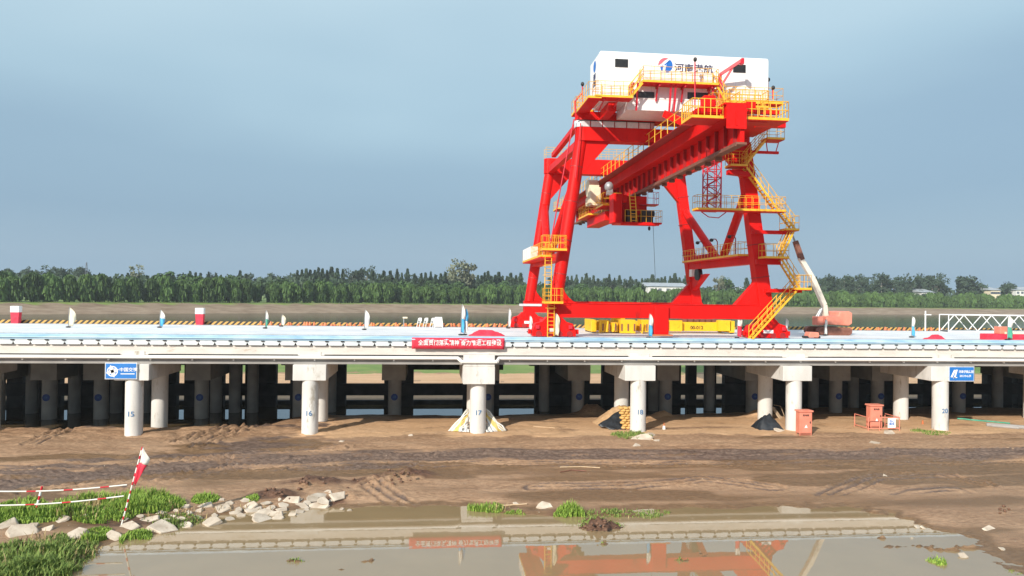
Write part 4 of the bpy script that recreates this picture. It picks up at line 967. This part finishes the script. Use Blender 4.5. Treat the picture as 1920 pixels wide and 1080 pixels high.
# ------------------------------------------------------------------ under and before the wharf
def ebox(px,py,label,fence=False):
    g=G(px,py); x,y,z=g.x,g.y,g.z
    b=thing('distribution_box',(x,y,z),label,'electrical box')
    MB().box(x-.5,x+.5,y-.3,y+.3,z+.18,z+1.82).build('cabinet','box_orange',b,bevel=.02)
    MB().prism([(x-.58,z+1.82),(x+.58,z+1.82),(x+.54,z+1.93),(x-.54,z+1.93)],'y',y-.38,y+.38).build('lid','box_orange' if not fence else 'cream',b)
    q=MB().box(x-.44,x+.44,y-.325,y-.3,z+.26,z+1.74).build('door','box_orange',b,bevel=.01)
    MB().box(x+.3,x+.36,y-.36,y-.325,z+.95,z+1.1).build('handle','black',q)
    mb=MB(); mb.add([(x-.12,y-.33,z+.62),(x+.14,y-.33,z+.62),(x+.02,y-.33,z+.86)],[(0,1,2)]); mb.build('warning_mark','paint_white',q)
    text('配电箱',.16,(x,y-.332,z+1.55),'black',q,'lettering')
    mb=MB()
    for dx in (-.45,.45):
        for dy in (-.28,.28): mb.tube((x+dx,y+dy,z),(x+dx,y+dy,z+.2),.025)
    mb.path([(x-.45,y-.28,z+.08),(x+.45,y-.28,z+.08)],.025); mb.build('leg','box_orange',b)
    return b,(x,y,z)
b,(x,y,z)=ebox(1507,816,'orange electrical distribution box standing directly before a pier')
b,(x,y,z)=ebox(1639,803,'taller orange distribution box enclosed by a low pipe barrier')
f=thing('pipe_barrier',(x,y,z),'low pink pipe barrier around the taller orange box','barrier'); mb=MB()
X0,X1,Y0_,Y1_=x-1.05,x+1.55,y-.9,y+1.0
for c_ in ((X0,Y0_),(X1,Y0_),(X0,Y1_),(X1,Y1_),(x-.1,Y0_)): mb.tube((c_[0],c_[1],z-.05),(c_[0],c_[1],z+1.),.035)
for zz in (1.,.15): mb.path([(X0,Y1_,z+zz),(X0,Y0_,z+zz),(X1,Y0_,z+zz),(X1,Y1_,z+zz)],.035)
mb.build('frame','box_orange',f)
mb=MB().box(x+.55,x+1.2,Y0_-.05,Y0_-.03,z+.2,z+.95); o=mb.build('notice','paint_white',f)
text('当心\n触电',.22,(x+.88,Y0_-.056,z+.6),'logo_blue',f,'lettering')
# sandbags
g=G(1181,806); k=0; rg=random.Random(5); sb=None
for row in range(9):
    for i in range(3):
        x=g.x-.42+i*.36-row*.025+(.14 if row%2 else 0); z=g.z+.1+row*.19; y=g.y+.35+rg.uniform(-.05,.05)
        if sb is None:
            sb=solo(MB().ball((x,y,z),.23,.3,.12,10,6,.05,rg),'sandbag','sandbag','yellow sandbag in the stack beside the front pier','sandbag','stacked yellow sandbags'); sb.location=(x,y,z-.1)
        else: copy_tree(sb,(x,y,z-.1),rotz=rg.uniform(-.2,.2))
# black sheet over dirt pile left of sandbags
c_=[P(1121,797,57.),P(1164,768,58.2),P(1173,806,56.5),P(1146,806,56.4)]; mb=MB(); n=10; vs=[]
for i in range(n+1):
    for j in range(n+1):
        u,v=i/n,j/n; q=c_[0]*(1-u)*(1-v)+c_[1]*u*(1-v)+c_[2]*u*v+c_[3]*(1-u)*v; vs.append(q+Vector((0,-.05*math.sin(u*9+v*5),.05*math.sin(u*11-v*8))))
mb.add(vs,[(i*(n+1)+j,(i+1)*(n+1)+j,(i+1)*(n+1)+j+1,i*(n+1)+j+1) for i in range(n) for j in range(n)],True)
o=solo(mb,'black_sheet','tarp_black','black plastic sheet draped on a slope of sand left of the sandbags','sheet'); s_=o.modifiers.new('s','SOLIDIFY'); s_.thickness=.03
mk('sandpile',(.40,.25,.13),(.52,.34,.19),3,.9,bump=.4)
heap('sand_pile',1112,1192,790,762,59.2,'sandpile','pale sloping sand pile behind the black sheet','sand pile',12,2.2,.6,.75)
# striped tarpaulin tent at third pier
def stripe_tent(side,label):
    x0=PX[2]; b=[('fabric_white',0),('fabric_cream',1),('fabric_white',2),('fabric_yellow',3),('fabric_yellow',4),('fabric_yellow',5),('fabric_white',6),('fabric_white',7),('grey_metal',8),('fabric_white',9),('fabric_white',10),('grey_metal',11),('fabric_white',12)]
    t=thing('striped_tarpaulin',(x0+side*1.2,56.6,.6),label,'tarpaulin'); N_=len(b)
    for m_,k in b:
        q0,q1=k/N_,(k+1)/N_; vs=[]
        for q in (q0,q1):
            base=Vector((x0+side*(2.2-1.2*q*1.3),56.1-.5*q,.72)); top=Vector((x0+side*(.65),56.9-1.2*q*.4,2.35-1.35*q))
            for j in range(6):
                p_=base.lerp(top,j/5); p_.z+=.07*math.sin(j*1.9+k)*(j%5>0); p_.x+=.05*math.sin(j*2.3+k*1.3); vs.append(p_)
        o=MB().add(vs,[(j,j+1,6+j+1,6+j) for j in range(5)],True).build('stripe',m_,t)
        s_=o.modifiers.new('s','SOLIDIFY'); s_.thickness=.03
stripe_tent(-1,'striped tarpaulin with yellow and white bands sloping down left of the stained pier')
stripe_tent(1,'striped tarpaulin hanging down right of the stained pier')
heap('black_tarp',1415,1462,797,777,56.6,'tarp_black','black tarpaulin heap left of the pier with two holes','tarpaulin',8,1.8,.7,.45)
mb=MB(); g=G(1456,785); mb.beam((g.x-.1,g.y+.6,g.z+.9),(g.x+.4,g.y,g.z),.5,.06); mb.path([(g.x+.0,g.y+.6,g.z+1.1),(g.x+.6,g.y+.5,g.z+1.),(g.x+.8,g.y+.2,g.z+.2)],.02); solo(mb,'plywood_sheet','wood','tan plywood sheet leaning behind the black tarpaulin heap','plywood')
# grey rolled pipe and net on the right
g=G(1890,803); mb=MB(); mb.tube((g.x-1.1,g.y+1.0,g.z+.12),(g.x+1.3,g.y-.6,g.z+.14),.17,n=12); mb.tube((g.x-.9,g.y+.7,g.z+.1),(g.x+.6,g.y-.4,g.z+.1),.13,n=10); solo(mb,'grey_pipe','concrete_grey','bundle of grey pipes lying on the mud at the right edge','pipe')
g=G(1840,790); mb=MB(); pts=[Vector((g.x-1.3+i*.35,g.y+1.2-i*.32+.1*math.sin(i*2),gz(g.x-1.3+i*.35,g.y+1.2-i*.32)+.06)) for i in range(9)]; mb.path(pts,.07,6); solo(mb,'green_net','fabric_green','rolled green net lying by the grey pipes','net')
g=G(1245,805); c=thing('marker_bottle',(g.x,g.y,g.z),'small white bottle standing in the mud right of the sandbag pier','bottle'); MB().tube((g.x,g.y,g.z),(g.x,g.y,g.z+.28),.13,.1,n=10).build('body','fabric_white',c); MB().tube((g.x,g.y,g.z+.28),(g.x,g.y,g.z+.5),.05,.03,n=8).build('neck','orange',c)
g=G(1730,795); solo(MB().tube((g.x,g.y,g.z),(g.x,g.y,g.z+.3),.09,.06,n=8),'orange_marker','orange','small orange marker on the mud between two right-hand piers','marker')
# roadside barrier and pennant in the left foreground
g0=G(228,984); top=P(267,838,g0.y-.25)
c=thing('pennant_pole',tuple(g0),'leaning red and white striped pole with a white and red pennant','flag')
mb=MB(); a=Vector(g0); b2=Vector(top); n=9
for k in range(n): mb.tube(a.lerp(b2,k/n),a.lerp(b2,(k+.62)/n),.035)
mb.build('pole','fabric_white',c); mb=MB()
for k in range(n): mb.tube(a.lerp(b2,(k+.62)/n),a.lerp(b2,(k+1)/n),.036 if k<6 else .03)
mb.build('band','crimson',c)
d=(b2-a)
for mat,u0,u1 in (('fabric_white',.62,1.0),):
    pass
def penn(mat,u0,u1):
    mb=MB(); n=8;m_=4; vs=[]
    for i in range(n+1):
        u=u0+(u1-u0)*i/n; p_=a+d*u
        ww=.40*min(1,(1.0-u)/.13+.05)*(1-.8*max(0,(.84-u))/.26)
        for j in range(m_+1): vs.append(p_+Vector((ww*j/m_+.03,-.05*math.sin(j*1.7+u*20),-.16*j/m_*(1.2-u)*2)))
    mb.add(vs,[(i*(m_+1)+j,(i+1)*(m_+1)+j,(i+1)*(m_+1)+j+1,i*(m_+1)+j+1) for i in range(n) for j in range(m_)],True)
    o=mb.build('pennant',mat,c); s_=o.modifiers.new('s','SOLIDIFY'); s_.thickness=.01
penn('fabric_white',.80,1.0); penn('fabric_red',.56,.80)
g1=G(66,962); c2=thing('barrier_line',tuple(g1),'red and white pipe barrier running along the grass at the left','barrier')
A=P(-40,921,g0.y-1.0); B_=P(238,909,g0.y); A2=P(-40,948,g0.y-1.0); B2=P(232,930,g0.y)
for aa,bb in ((A,B_),(A2,B2)):
    mb=MB(); mr_=MB(); n=16
    for k in range(n):
        (mb if k%4!=1 else mr_).tube(aa.lerp(bb,k/n)-Vector((0,0,.12*math.sin(math.pi*k/n))),aa.lerp(bb,(k+1)/n)-Vector((0,0,.12*math.sin(math.pi*(k+1)/n))),.032)
    mb.build('rail','fabric_white',c2); mr_.build('rail','crimson',c2)
t1=P(79,912,g1.y); o=MB().tube((g1.x,g1.y,g1.z),t1,.05).build('post','crimson',c2); mb=MB(); mb.tube(Vector(g1).lerp(t1,.3),Vector(g1).lerp(t1,.5),.055); mb.tube(Vector(g1).lerp(t1,.65),Vector(g1).lerp(t1,.8),.055); mb.build('band','paint_white',o)
# ------------------------------------------------------------------ rubble slabs
def rock(sx_,sy_,sz_,seed):
    rg=random.Random(seed); import bmesh
    bm=bmesh.new(); k=rg.randint(4,7); a0=rg.uniform(0,6)
    tilt=Matrix.Rotation(rg.uniform(.2,.75),3,'X')@Matrix.Rotation(rg.uniform(-.3,.3),3,'Y')
    for i in range(k):
        t=a0+2*math.pi*(i+rg.uniform(-.28,.28))/k; q=rg.uniform(.62,1.15)
        for zz in (-.5,.5):
            bm.verts.new(tilt@Vector((sx_*q*math.cos(t)*(1-.12*(zz>0)),sy_*q*math.sin(t),sz_*(zz+rg.uniform(-.1,.1)))))
    bmesh.ops.convex_hull(bm,input=bm.verts)
    bmesh.ops.bevel(bm,geom=bm.edges[:],offset=min(sz_*.12,.03),segments=1,affect='EDGES')
    me=bpy.data.meshes.new('slab'); bm.to_mesh(me); bm.free(); me.materials.append(M['stone']); return me
GR='broken pale concrete slabs heaped at the puddle edge'
big={(303,990):'large flat broken slab at the puddle edge right of the leaning pole',(142,1000):'upright pointed pale slab half hidden by grass',(35,996):'wide pale slab at the lower left edge beside the grass',
(392,978):'thick block-shaped slab standing at the water edge mid-heap',(595,946):'blunt pale slab near the right tip of the heap',(636,932):'pointed slab at the very right tip of the slab heap',(530,962):'broad flat slab at the front of the heap by the water',(1020,950):'notched pale slab lying alone between two grass tufts',(1660,994):'',(1870,1000):''}
ROCKS=[(303,990,28,20),(142,1000,22,30),(35,996,32,24),(8,985,24,14),(110,975,22,10),(392,978,20,20),(350,984,13,11),(281,975,20,10),(313,976,8,7),(240,988,16,8),(210,1004,16,14),(62,985,12,12),(352,963,10,7),(347,950,10,9),(372,958,8,6),(385,948,14,12),(416,952,20,15),(402,966,8,9),(440,962,10,7),(447,955,8,6),(475,956,17,9),(488,975,20,8),(468,950,14,8),(495,962,16,9),(516,965,13,8),(530,955,12,6),(545,940,20,8),(530,948,12,6),(566,950,16,7),(563,960,12,5),(597,950,20,9),(606,940,14,6),(584,935,12,5),(600,929,16,6),(636,931,16,8),(612,926,12,5),(500,943,11,6),(520,938,9,5),(460,940,9,5),(555,930,8,4),(575,956,7,4),(640,955,5,3),(655,957,5,3),(415,938,7,5),(430,944,8,6),(330,958,7,5),(300,962,10,5),(164,969,9,6),(150,972,10,5),(1020,950,20,11),(968,945,7,4),(1722,988,9,5),(1733,990,8,4),(1860,992,22,6),(1808,1043,14,9),(1882,1030,9,5),(153,1038,7,5),(1668,812,14,5),(1466,808,16,4),(1222,815,10,8),(1205,824,24,5),(1195,836,10,4),(1640,832,12,2),(1660,893,6,2.5),(1232,826,8,3),(770,817,6,2),(640,828,5,2),(30,978,14,7),(88,992,11,8),(230,975,12,6),(262,968,9,5),(322,968,9,5),(338,972,8,5),(370,970,8,6),(432,973,9,5),(452,967,9,5),(478,966,8,5),(508,952,8,5),(520,972,12,5),(548,966,9,4),(575,943,9,5),(622,938,8,4),(560,938,7,4)]
for i,(px,py,hw,hh) in enumerate(ROCKS):
    g=G(px,py+hh*.3,.2); s=hw*g.y/FPX; v=max(.14,min(.55,hh*g.y/FPX*.95)) if (px,py)!=(142,1000) else .9
    o=bpy.data.objects.new('rubble_stone',rock(s*1.08,max(s*.74,.08),v*.42,i+3)); COL.objects.link(o); o.location=(g.x,g.y+s*.3,max(g.z,0)+v*.16)
    if px<700: o.scale=(1.12,1.12,.95)
    lab=big.get((px,py))
    if not lab:
        if px<700: lab='pale broken concrete slab lying among others in the heap along the puddle'
        elif px<1100: lab='small pale stone fragment lying on the mud before the water'
        else: lab='pale stone fragment lying by itself on the open mud'
    if px>1650 and py>980: lab='pale stone fragment lying at the right shore of the puddle'
    tag(o,lab,'stone',GR if px<700 else 'stray stone fragments on the mud')
# clods
cl=None
for px,py,n,sp_x,sp_y,zz in ((760,893,30,44,9,.5),(590,906,24,46,9,.4),(520,925,14,30,8,.3),(690,905,16,50,9,.4),(1125,985,34,34,10,.3),(1880,955,6,12,6,.2)):
    rg=random.Random(px)
    for k in range(n):
        q=G(px+rg.gauss(0,sp_x*.5),py+rg.gauss(0,sp_y*.55),.3); s=rg.uniform(.03,.11)
        if cl is None or k==0:
            cl=solo(MB().ball((q.x,q.y,q.z),1,1,.7,8,5,.25,rg),'mud_clod','clod','dark brown clod of earth in the churned heap','clod','clods of churned earth'); cl.location=q; cl.scale=(s,s,s)
            if px==1125: tag(cl,'dark brown clod on the small earth islet in the puddle')
            base=cl
        else: copy_tree(base,tuple(q),rotz=rg.uniform(0,6),scale=(s*rg.uniform(.8,1.5),s,s))
# sticks and scrap
def stick(pts,r,mat,label,cat='stick'): solo(MB().path([Vector(p_)+Vector((0,0,r)) for p_ in pts],r,5),'stick',mat,label,cat)
stick([G(925,950),G(960,948),G(988,946)],.035,'wood','thin pale stick lying right of the first grass tuft')
stick([G(1050,877),G(1090,876),G(1125,878)],.035,'wood','long pale stick on the mud below the dark track')
stick([G(1050,886),G(1072,882),G(1100,884)],.03,'rustbrown','brown twisted stick beside the long pale stick')
stick([G(1175,822),G(1200,818),G(1225,826)],.05,'wood','flat pale timber in front of the sandbag pier','timber')
stick([G(1000,800),G(1040,803)],.03,'wood','thin stick on the pale sand between piers')
stick([G(1880,838),G(1900,842)],.03,'wood','short stick near the right edge of the track')
# ------------------------------------------------------------------ grass
def blades(regions,name,mat,label,seed):
    rg=np.random.default_rng(seed); V=[];F=[]
    for cx_,cy_,rx,ry,n,h,lean in regions:
        a=rg.uniform(0,6.28,n); q=np.sqrt(rg.uniform(0,1,n)); x=cx_+rx*q*np.cos(a); y=cy_+ry*q*np.sin(a)
        z=ground(x,y); ok=z>-.06; x,y,z=x[ok],y[ok],z[ok]; n=len(x)
        dens=vnoise(x*1.3,y*1.6,seed+3); dens=.6*dens+.4*vnoise(x*3.2,y*3.6,seed+5); ok=dens+.22*rg.uniform(-1,1,n)>.42; x,y,z=x[ok],y[ok],z[ok]; n=len(x)
        hh=h*(.25+1.3*vnoise(x*1.1,y*1.3,seed+8))*rg.uniform(.4,1.15,n)*(1-.4*((x-cx_)/rx)**2); d=rg.uniform(0,6.28,n); wv=.018+.012*rg.uniform(0,1,n); b_=rg.uniform(.2,1,n)*hh*lean
        dx,dy=np.cos(d),np.sin(d); o=len(V)
        P0=np.stack([x-dy*wv,y+dx*wv,z-.02],1); P1=np.stack([x+dy*wv,y-dx*wv,z-.02],1)
        P2=np.stack([x+dx*b_*.35+dy*wv*.8,y+dy*b_*.35-dx*wv*.8,z+hh*.6],1); P3=np.stack([x+dx*b_*.35-dy*wv*.8,y+dy*b_*.35+dx*wv*.8,z+hh*.6],1)
        P4=np.stack([x+dx*b_,y+dy*b_,z+hh*.95],1)
        A=np.stack([P0,P1,P2,P3,P4],1).reshape(-1,3); V+=A.tolist()
        for i in range(n): k=o+i*5; F.append((k,k+1,k+2,k+3)); F.append((k+3,k+2,k+4))
    me=bpy.data.meshes.new(name); me.from_pydata(V,[],F); me.materials.append(M[mat]); o=bpy.data.objects.new(name,me); COL.objects.link(o); tag(o,label,'grass',kind='stuff')
def reg(px,py,wx,wy,n,h,lean=.6):
    g=G(px,py,.2); e_=P(px+wx,py,Z=g.z); f_=P(px,py-wy,Z=g.z); return (g.x,g.y,abs(e_.x-g.x),abs(f_.y-g.y),n,h,lean)
blades([reg(60,965,95,16,5200,.46),reg(160,955,90,17,5200,.5),reg(270,948,75,14,5600,.56),reg(200,965,60,14,3500,.4),reg(385,938,26,7,900,.3),reg(470,937,16,5,400,.25),reg(20,960,60,20,4000,.4),
 reg(180,1003,28,10,1700,.4),reg(255,1008,28,10,1700,.35),reg(880,962,38,7,1500,.36),reg(920,955,26,7,1100,.36),reg(965,966,22,5,500,.3),reg(1068,961,30,9,1700,.4),reg(1755,1052,18,11,900,.35)],'grass','grass','lush bright green grass growing along the slab heap and in tufts by the puddle',3)
blades([reg(60,1045,110,26,4600,.42,1.),reg(30,1070,120,20,3600,.45,1.),reg(120,1020,60,16,2500,.3,.9),reg(1185,816,40,6,1200,.22,.8),reg(1745,810,38,4,900,.18,.8),reg(1190,972,110,16,3600,.15,1.2),reg(1108,975,30,8,500,.2),reg(560,1052,22,9,160,.12,1.2),reg(540,1070,20,6,120,.12,1.2),reg(660,1060,20,6,80,.1),reg(1280,1050,26,8,150,.12),reg(1130,1020,8,4,40,.1),reg(1860,1075,60,6,500,.2),reg(330,975,60,10,900,.25)],'weeds','weed','darker green weeds and water grass at the puddle margins',9)
mk('dry',(.30,.22,.10),(.42,.32,.16),5,.8)
blades([reg(80,1040,110,26,500,.5,.9),reg(160,960,100,16,420,.55,.7),reg(400,965,160,12,260,.3,.9),reg(1190,972,100,14,160,.16,1.1),reg(910,958,50,8,120,.35,.8)],'dry_stems','dry','dry straw coloured stems scattered through the green weeds',21)
# ------------------------------------------------------------------ trees on the far bank
def crown(kind,seed):
    rg=random.Random(seed); V=[];F=[]
    def quad(c,a,b):
        o=len(V); V.extend([c-a-b,c+a-b,c+a+b,c-a+b]); F.append((o,o+1,o+2,o+3))
    if kind=='willow':   # H 11
        lob=[(Vector((rg.uniform(-1.7,1.7),rg.uniform(-1.6,1.6),rg.uniform(4.4,8.2))),rg.uniform(1.2,1.9)) for _ in range(9)]+[(Vector((rg.uniform(-.6,.6),0,8.6)),2.0)]
        for c,r in lob:
            for _ in range(85):
                t=rg.uniform(0,6.28); ph=math.acos(rg.uniform(-.3,1)); n=Vector((math.sin(ph)*math.cos(t),math.sin(ph)*math.sin(t),math.cos(ph)))
                p_=c+n*r*rg.uniform(.75,1.08); l_=rg.uniform(.5,1.3); w_=rg.uniform(.14,.32)
                d=Vector((n.x*.25+rg.uniform(-.15,.15),n.y*.25,-1)).normalized(); s_=d.cross(Vector((rg.uniform(-1,1),rg.uniform(-1,1),.2))).normalized()
                quad(p_+d*l_*.6,s_*w_,d*l_)
        for _ in range(260):
            t=rg.uniform(0,6.28); r=rg.uniform(1.,2.6); z=rg.uniform(1.2,5); quad(Vector((r*math.cos(t),r*math.sin(t),z)),Vector((rg.uniform(-.3,.3),rg.uniform(-.3,.3),0)),Vector((rg.uniform(-.2,.2),0,rg.uniform(.6,1.2))))
    elif kind=='bushy':
        lob=[(Vector((rg.uniform(-3,3),rg.uniform(-3,3),rg.uniform(6,11.5))),rg.uniform(1.8,3.1)) for _ in range(11)]
        for c,r in lob:
            for _ in range(95):
                n=Vector((rg.gauss(0,1),rg.gauss(0,1),rg.gauss(0,1))).normalized(); p_=c+n*r*rg.uniform(.7,1.1); a=Vector((rg.uniform(-1,1),rg.uniform(-1,1),rg.uniform(-1,1))).normalized(); b_=a.cross(n).normalized(); s=rg.uniform(.25,.55); quad(p_,a*s,b_*s)
    elif kind=='poplar':  # slender
        H=20
        for _ in range(620):
            z=rg.uniform(.15,1)**.8*H; r=2.1*math.sin(min(1,(1-z/H)*1.5+.06)*math.pi/2)*rg.uniform(.4,1.1)*(1+.35*math.sin(z*1.7+seed)); t=rg.uniform(0,6.28)
            s=rg.uniform(.3,.6); quad(Vector((r*math.cos(t),r*math.sin(t),z)),Vector((rg.uniform(-s,s),rg.uniform(-s,s),.1)),Vector((rg.uniform(-.2,.2),rg.uniform(-.2,.2),s*1.7)))
    elif kind=='open':   # sparse tall with bare twigs
        lob=[(Vector((rg.uniform(-3.4,3.4),rg.uniform(-3,3),rg.uniform(9,19))),rg.uniform(1.2,2.4)) for _ in range(13)]
        for c,r in lob:
            for _ in range(42):
                n=Vector((rg.gauss(0,1),rg.gauss(0,1),rg.gauss(0,1))).normalized(); p_=c+n*r*rg.uniform(.3,1.15); s=rg.uniform(.2,.5); quad(p_,Vector((rg.uniform(-s,s),rg.uniform(-s,s),s*.3)),Vector((0,rg.uniform(-s,s),s)))
    me=bpy.data.meshes.new('crown'); me.from_pydata([tuple(v) for v in V],[],F); return me
def trunk(kind,seed):
    rg=random.Random(seed); mb=MB(); H={'willow':8,'bushy':9,'poplar':17,'open':16}[kind]; r={'willow':.22,'bushy':.3,'poplar':.28,'open':.3}[kind]
    mb.tube((0,0,-.3),(rg.uniform(-.3,.3),0,H*.5),r,r*.7,n=7); mb.tube((0,0,H*.5),(rg.uniform(-.4,.4),0,H),r*.7,r*.25,n=6)
    for k in range(7):
        z=H*rg.uniform(.3,.9); t=rg.uniform(0,6.28); l_=rg.uniform(1.5,3.2); mb.tube((0,0,z),(l_*math.cos(t)*.8,l_*math.sin(t)*.8,z+l_*.9),r*.35,.04,n=4)
    me=bpy.data.meshes.new('trunk'); me.from_pydata(mb.v,[],mb.f); return me
PROTO={}
def tree(kind,x,y,z,s,label,group,leaf,bark='bark',name=None,var=0,sx_=1):
    key=(kind,var,leaf,bark)
    if key not in PROTO:
        c=crown(kind,var*13+5); c.materials.append(M[leaf]); t=trunk(kind,var+2); t.materials.append(M[bark]); PROTO[key]=(c,t)
    c,t=PROTO[key]; o=bpy.data.objects.new(name or kind+'_tree',None); COL.objects.link(o); o.location=(x,y,z); o.scale=(s*sx_,s*sx_,s); o.rotation_euler=(0,0,rnd.uniform(0,6.28)); tag(o,label,'tree',group)
    for nm,me in (('crown',c),('trunk',t)):
        q=bpy.data.objects.new(nm,me); COL.objects.link(q); q.parent=o
x=-300
GAPS=[P(462,570,360).x,P(735,570,390).x]
while x<560:
    yb=bankline(x)+8
    for row in range(2):
        xx=x+row*2.9+rnd.uniform(-1,1)
        if any(abs(xx-P(gp,570,bankline(gx_)).x)<3.8 for gp,gx_ in ((462,-120),(733,-60))) and row==0: continue
        s=rnd.uniform(.78,1.15)*(1.08 if x<-100 else 1)
        if -.62*yb<xx<.85*yb+8 and xx>-.60*yb: tree('willow',xx,yb+row*7+rnd.uniform(-1.5,1.5),4.9,s*1.04,'drooping green willow in the front row on the far river bank','willows along the far bank','leaf_willow',var=rnd.randint(0,4))
    x+=5.8
x=-340
while x<620:
    for row in range(1):
        yb=bankline(x)+34+rnd.uniform(-8,10)
        if -.60*yb<x<.86*yb: tree('bushy',x+rnd.uniform(-2,2),yb,5.0,rnd.uniform(.78,1.08)*(.95 if x>150 else 1.05),'darker bushy tree in the wood behind the willow row','bushy trees behind the willows','leaf_dark',var=rnd.randint(0,3))
    x+=6.5
def far(px,ytop,Y,kind,leaf,label,group,H,bark='bark',sx_=1):
    Y=max(Y,float(bankline(P(px,ytop,Y).x))+58); q=P(px,ytop,Y); s=(q.z-5.5)/H; tree(kind,q.x,Y,5.5,max(s,.3),label,group,leaf,bark,var=rnd.randint(0,3),sx_=sx_)
for a,b_,st,y0,y1 in ((558,650,9,502,510),(700,780,11,505,516),(790,985,8,508,520),(1040,1290,9,514,526),(180,300,9,513,520),(300,470,12,508,520),(1400,1420,10,515,525),(1530,1600,12,520,530)):
    px=a
    while px<b_: far(px,rnd.uniform(y0,y1),rnd.uniform(500,560)+(60 if px>1000 else 0),'poplar','leaf_far','slender dark poplar rising behind the wood on the far bank','poplars on the skyline',20,sx_=rnd.uniform(.9,1.5)); px+=st*rnd.uniform(.7,1.3)
for a,b_,st,y0,y1 in ((0,160,9,500,514),(400,560,14,512,522),(660,700,9,500,506),(1530,1770,7,514,530),(640,800,15,514,524),(1040,1300,13,520,530)):
    px=a
    while px<b_: far(px,rnd.uniform(y0,y1),rnd.uniform(560,640),'open','leaf_far','hazy open-crowned tree on the skyline of the far bank','open trees on the skyline',20,'pale_bark',sx_=1.2); px+=st*rnd.uniform(.7,1.3)
far(862,490,505,'open','leaf_pale','tall pale yellowish tree standing above the skyline left of the crane',None,20,'pale_bark',1.3)
far(878,492,508,'open','leaf_pale','pale tall tree just right of the tallest yellowish tree',None,20,'pale_bark',1.)
far(258,499,520,'open','leaf_pale','pale brownish tree above the wood at the left',None,20,'pale_bark',1.2)
far(1815,522,540,'bushy','leaf_far','broad round dark tree at the right end of the wood',None,12.5,sx_=1.1)
far(1890,534,560,'bushy','leaf_far','flat-topped dark tree near the right edge',None,12.5,sx_=.9)
far(1845,536,560,'bushy','leaf_far','small dark tree at the right foot of the broad round tree',None,12.5,sx_=.8)
far(1348,519,470,'open','leaf_pale','pale feathery tree seen through the crane legs',None,20,sx_=1.)
far(1362,526,480,'bushy','leaf_dark','dark tree just right of the pale feathery tree between the crane legs',None,12.5,sx_=.9)
# distant wood mass
rg=np.random.default_rng(2); V=[];F=[]
n=16000; x=rg.uniform(-520,800,n); y=bankline(x)+90+rg.uniform(-10,60,n); h=9+5*vnoise(x*.05,y*.02,3)+2.5*vnoise(x*.2,y*.2,4); z=5.5+h*rg.uniform(0,1,n)**.6; s=rg.uniform(.6,1.6,n); a=rg.uniform(0,6.28,n)
for i in range(n):
    c=np.array([x[i],y[i],z[i]]); u=np.array([math.cos(a[i])*s[i],math.sin(a[i])*s[i],.3]); v=np.array([.2,.2,s[i]*.9]); k=len(V); V+= [c-u-v,c+u-v,c+u+v,c-u+v]; F.append((k,k+1,k+2,k+3))
me=bpy.data.meshes.new('distant_wood'); me.from_pydata([tuple(v) for v in V],[],F); me.materials.append(M['leaf_far']); o=bpy.data.objects.new('distant_wood',me); COL.objects.link(o); tag(o,'low hazy wood forming the skyline behind the far bank','wood',kind='stuff')
# far buildings
def shed(px0,px1,yt,yb,Y,label,mat='wall_far'):
    Y=max(Y,float(bankline(P(px0,yb,Y).x))+48); a=P(px0,yb,Y); b2=P(px1,yt,Y); h=b2.z; c=thing('warehouse',((a.x+b2.x)/2,Y,5.5),label,'building')
    MB().box(a.x,b2.x,Y,Y+30,5.4,h-1.5).build('wall',mat,c)
    mb=MB().prism([(Y-1,h-1.5),(Y+31,h-1.5),(Y+15,h+1.5)],'x',a.x-1,b2.x+1); mb.build('roof','roof_far',c)
    mb=MB()
    for k in range(5):
        x=a.x+(b2.x-a.x)*(k+.5)/5; mb.box(x-1.2,x+1.2,Y-.08,Y,h-5,h-3)
    mb.build('window','far_dark',c)
shed(1215,1290,534,550,475,'white warehouse with pale roof seen behind the trees through the crane')
shed(1376,1400,541,552,520,'small white shed between the crane legs')
shed(1728,1752,545,552,540,'low white building among the trees at the right')
shed(1858,1876,541,552,540,'cream building right of the broad round tree','cream')
shed(1905,1945,541,552,545,'white building cut by the right edge of the picture')
a=P(162,515,600); mb=MB(); zt=P(162,492,600).z
for d in (-1,1): mb.tube((a.x+d*2,600,5.5),(a.x+d*.2,600,zt),.25,n=4)
for k in range(8):
    z=5.5+(zt-5.5)*k/8; ww=2-1.8*k/8; mb.tube((a.x-ww,600,z),(a.x+ww*.9,600,z+(zt-5.5)/8),.18,n=4)
solo(mb,'lattice_mast','far_dark','thin lattice radio mast on the far left skyline','mast')
# ------------------------------------------------------------------ haze
hb=MB().box(-1500,2000,-120,1500,-6,34).build('haze','white'); hm=bpy.data.materials.new('haze_air'); hm.use_nodes=True; t=hm.node_tree; t.nodes.clear()
o_=t.nodes.new('ShaderNodeOutputMaterial'); pv=t.nodes.new('ShaderNodeVolumePrincipled'); pv.inputs['Color'].default_value=(.86,.93,1,1); pv.inputs['Density'].default_value=.00018; pv.inputs['Anisotropy'].default_value=.1; t.links.new(pv.outputs[0],o_.inputs['Volume'])
hb.data.materials.clear(); hb.data.materials.append(hm); tag(hb,'thin pale haze in the air',None,kind='stuff')
for o in bpy.data.objects:
    if '_o' in o: del o['_o']
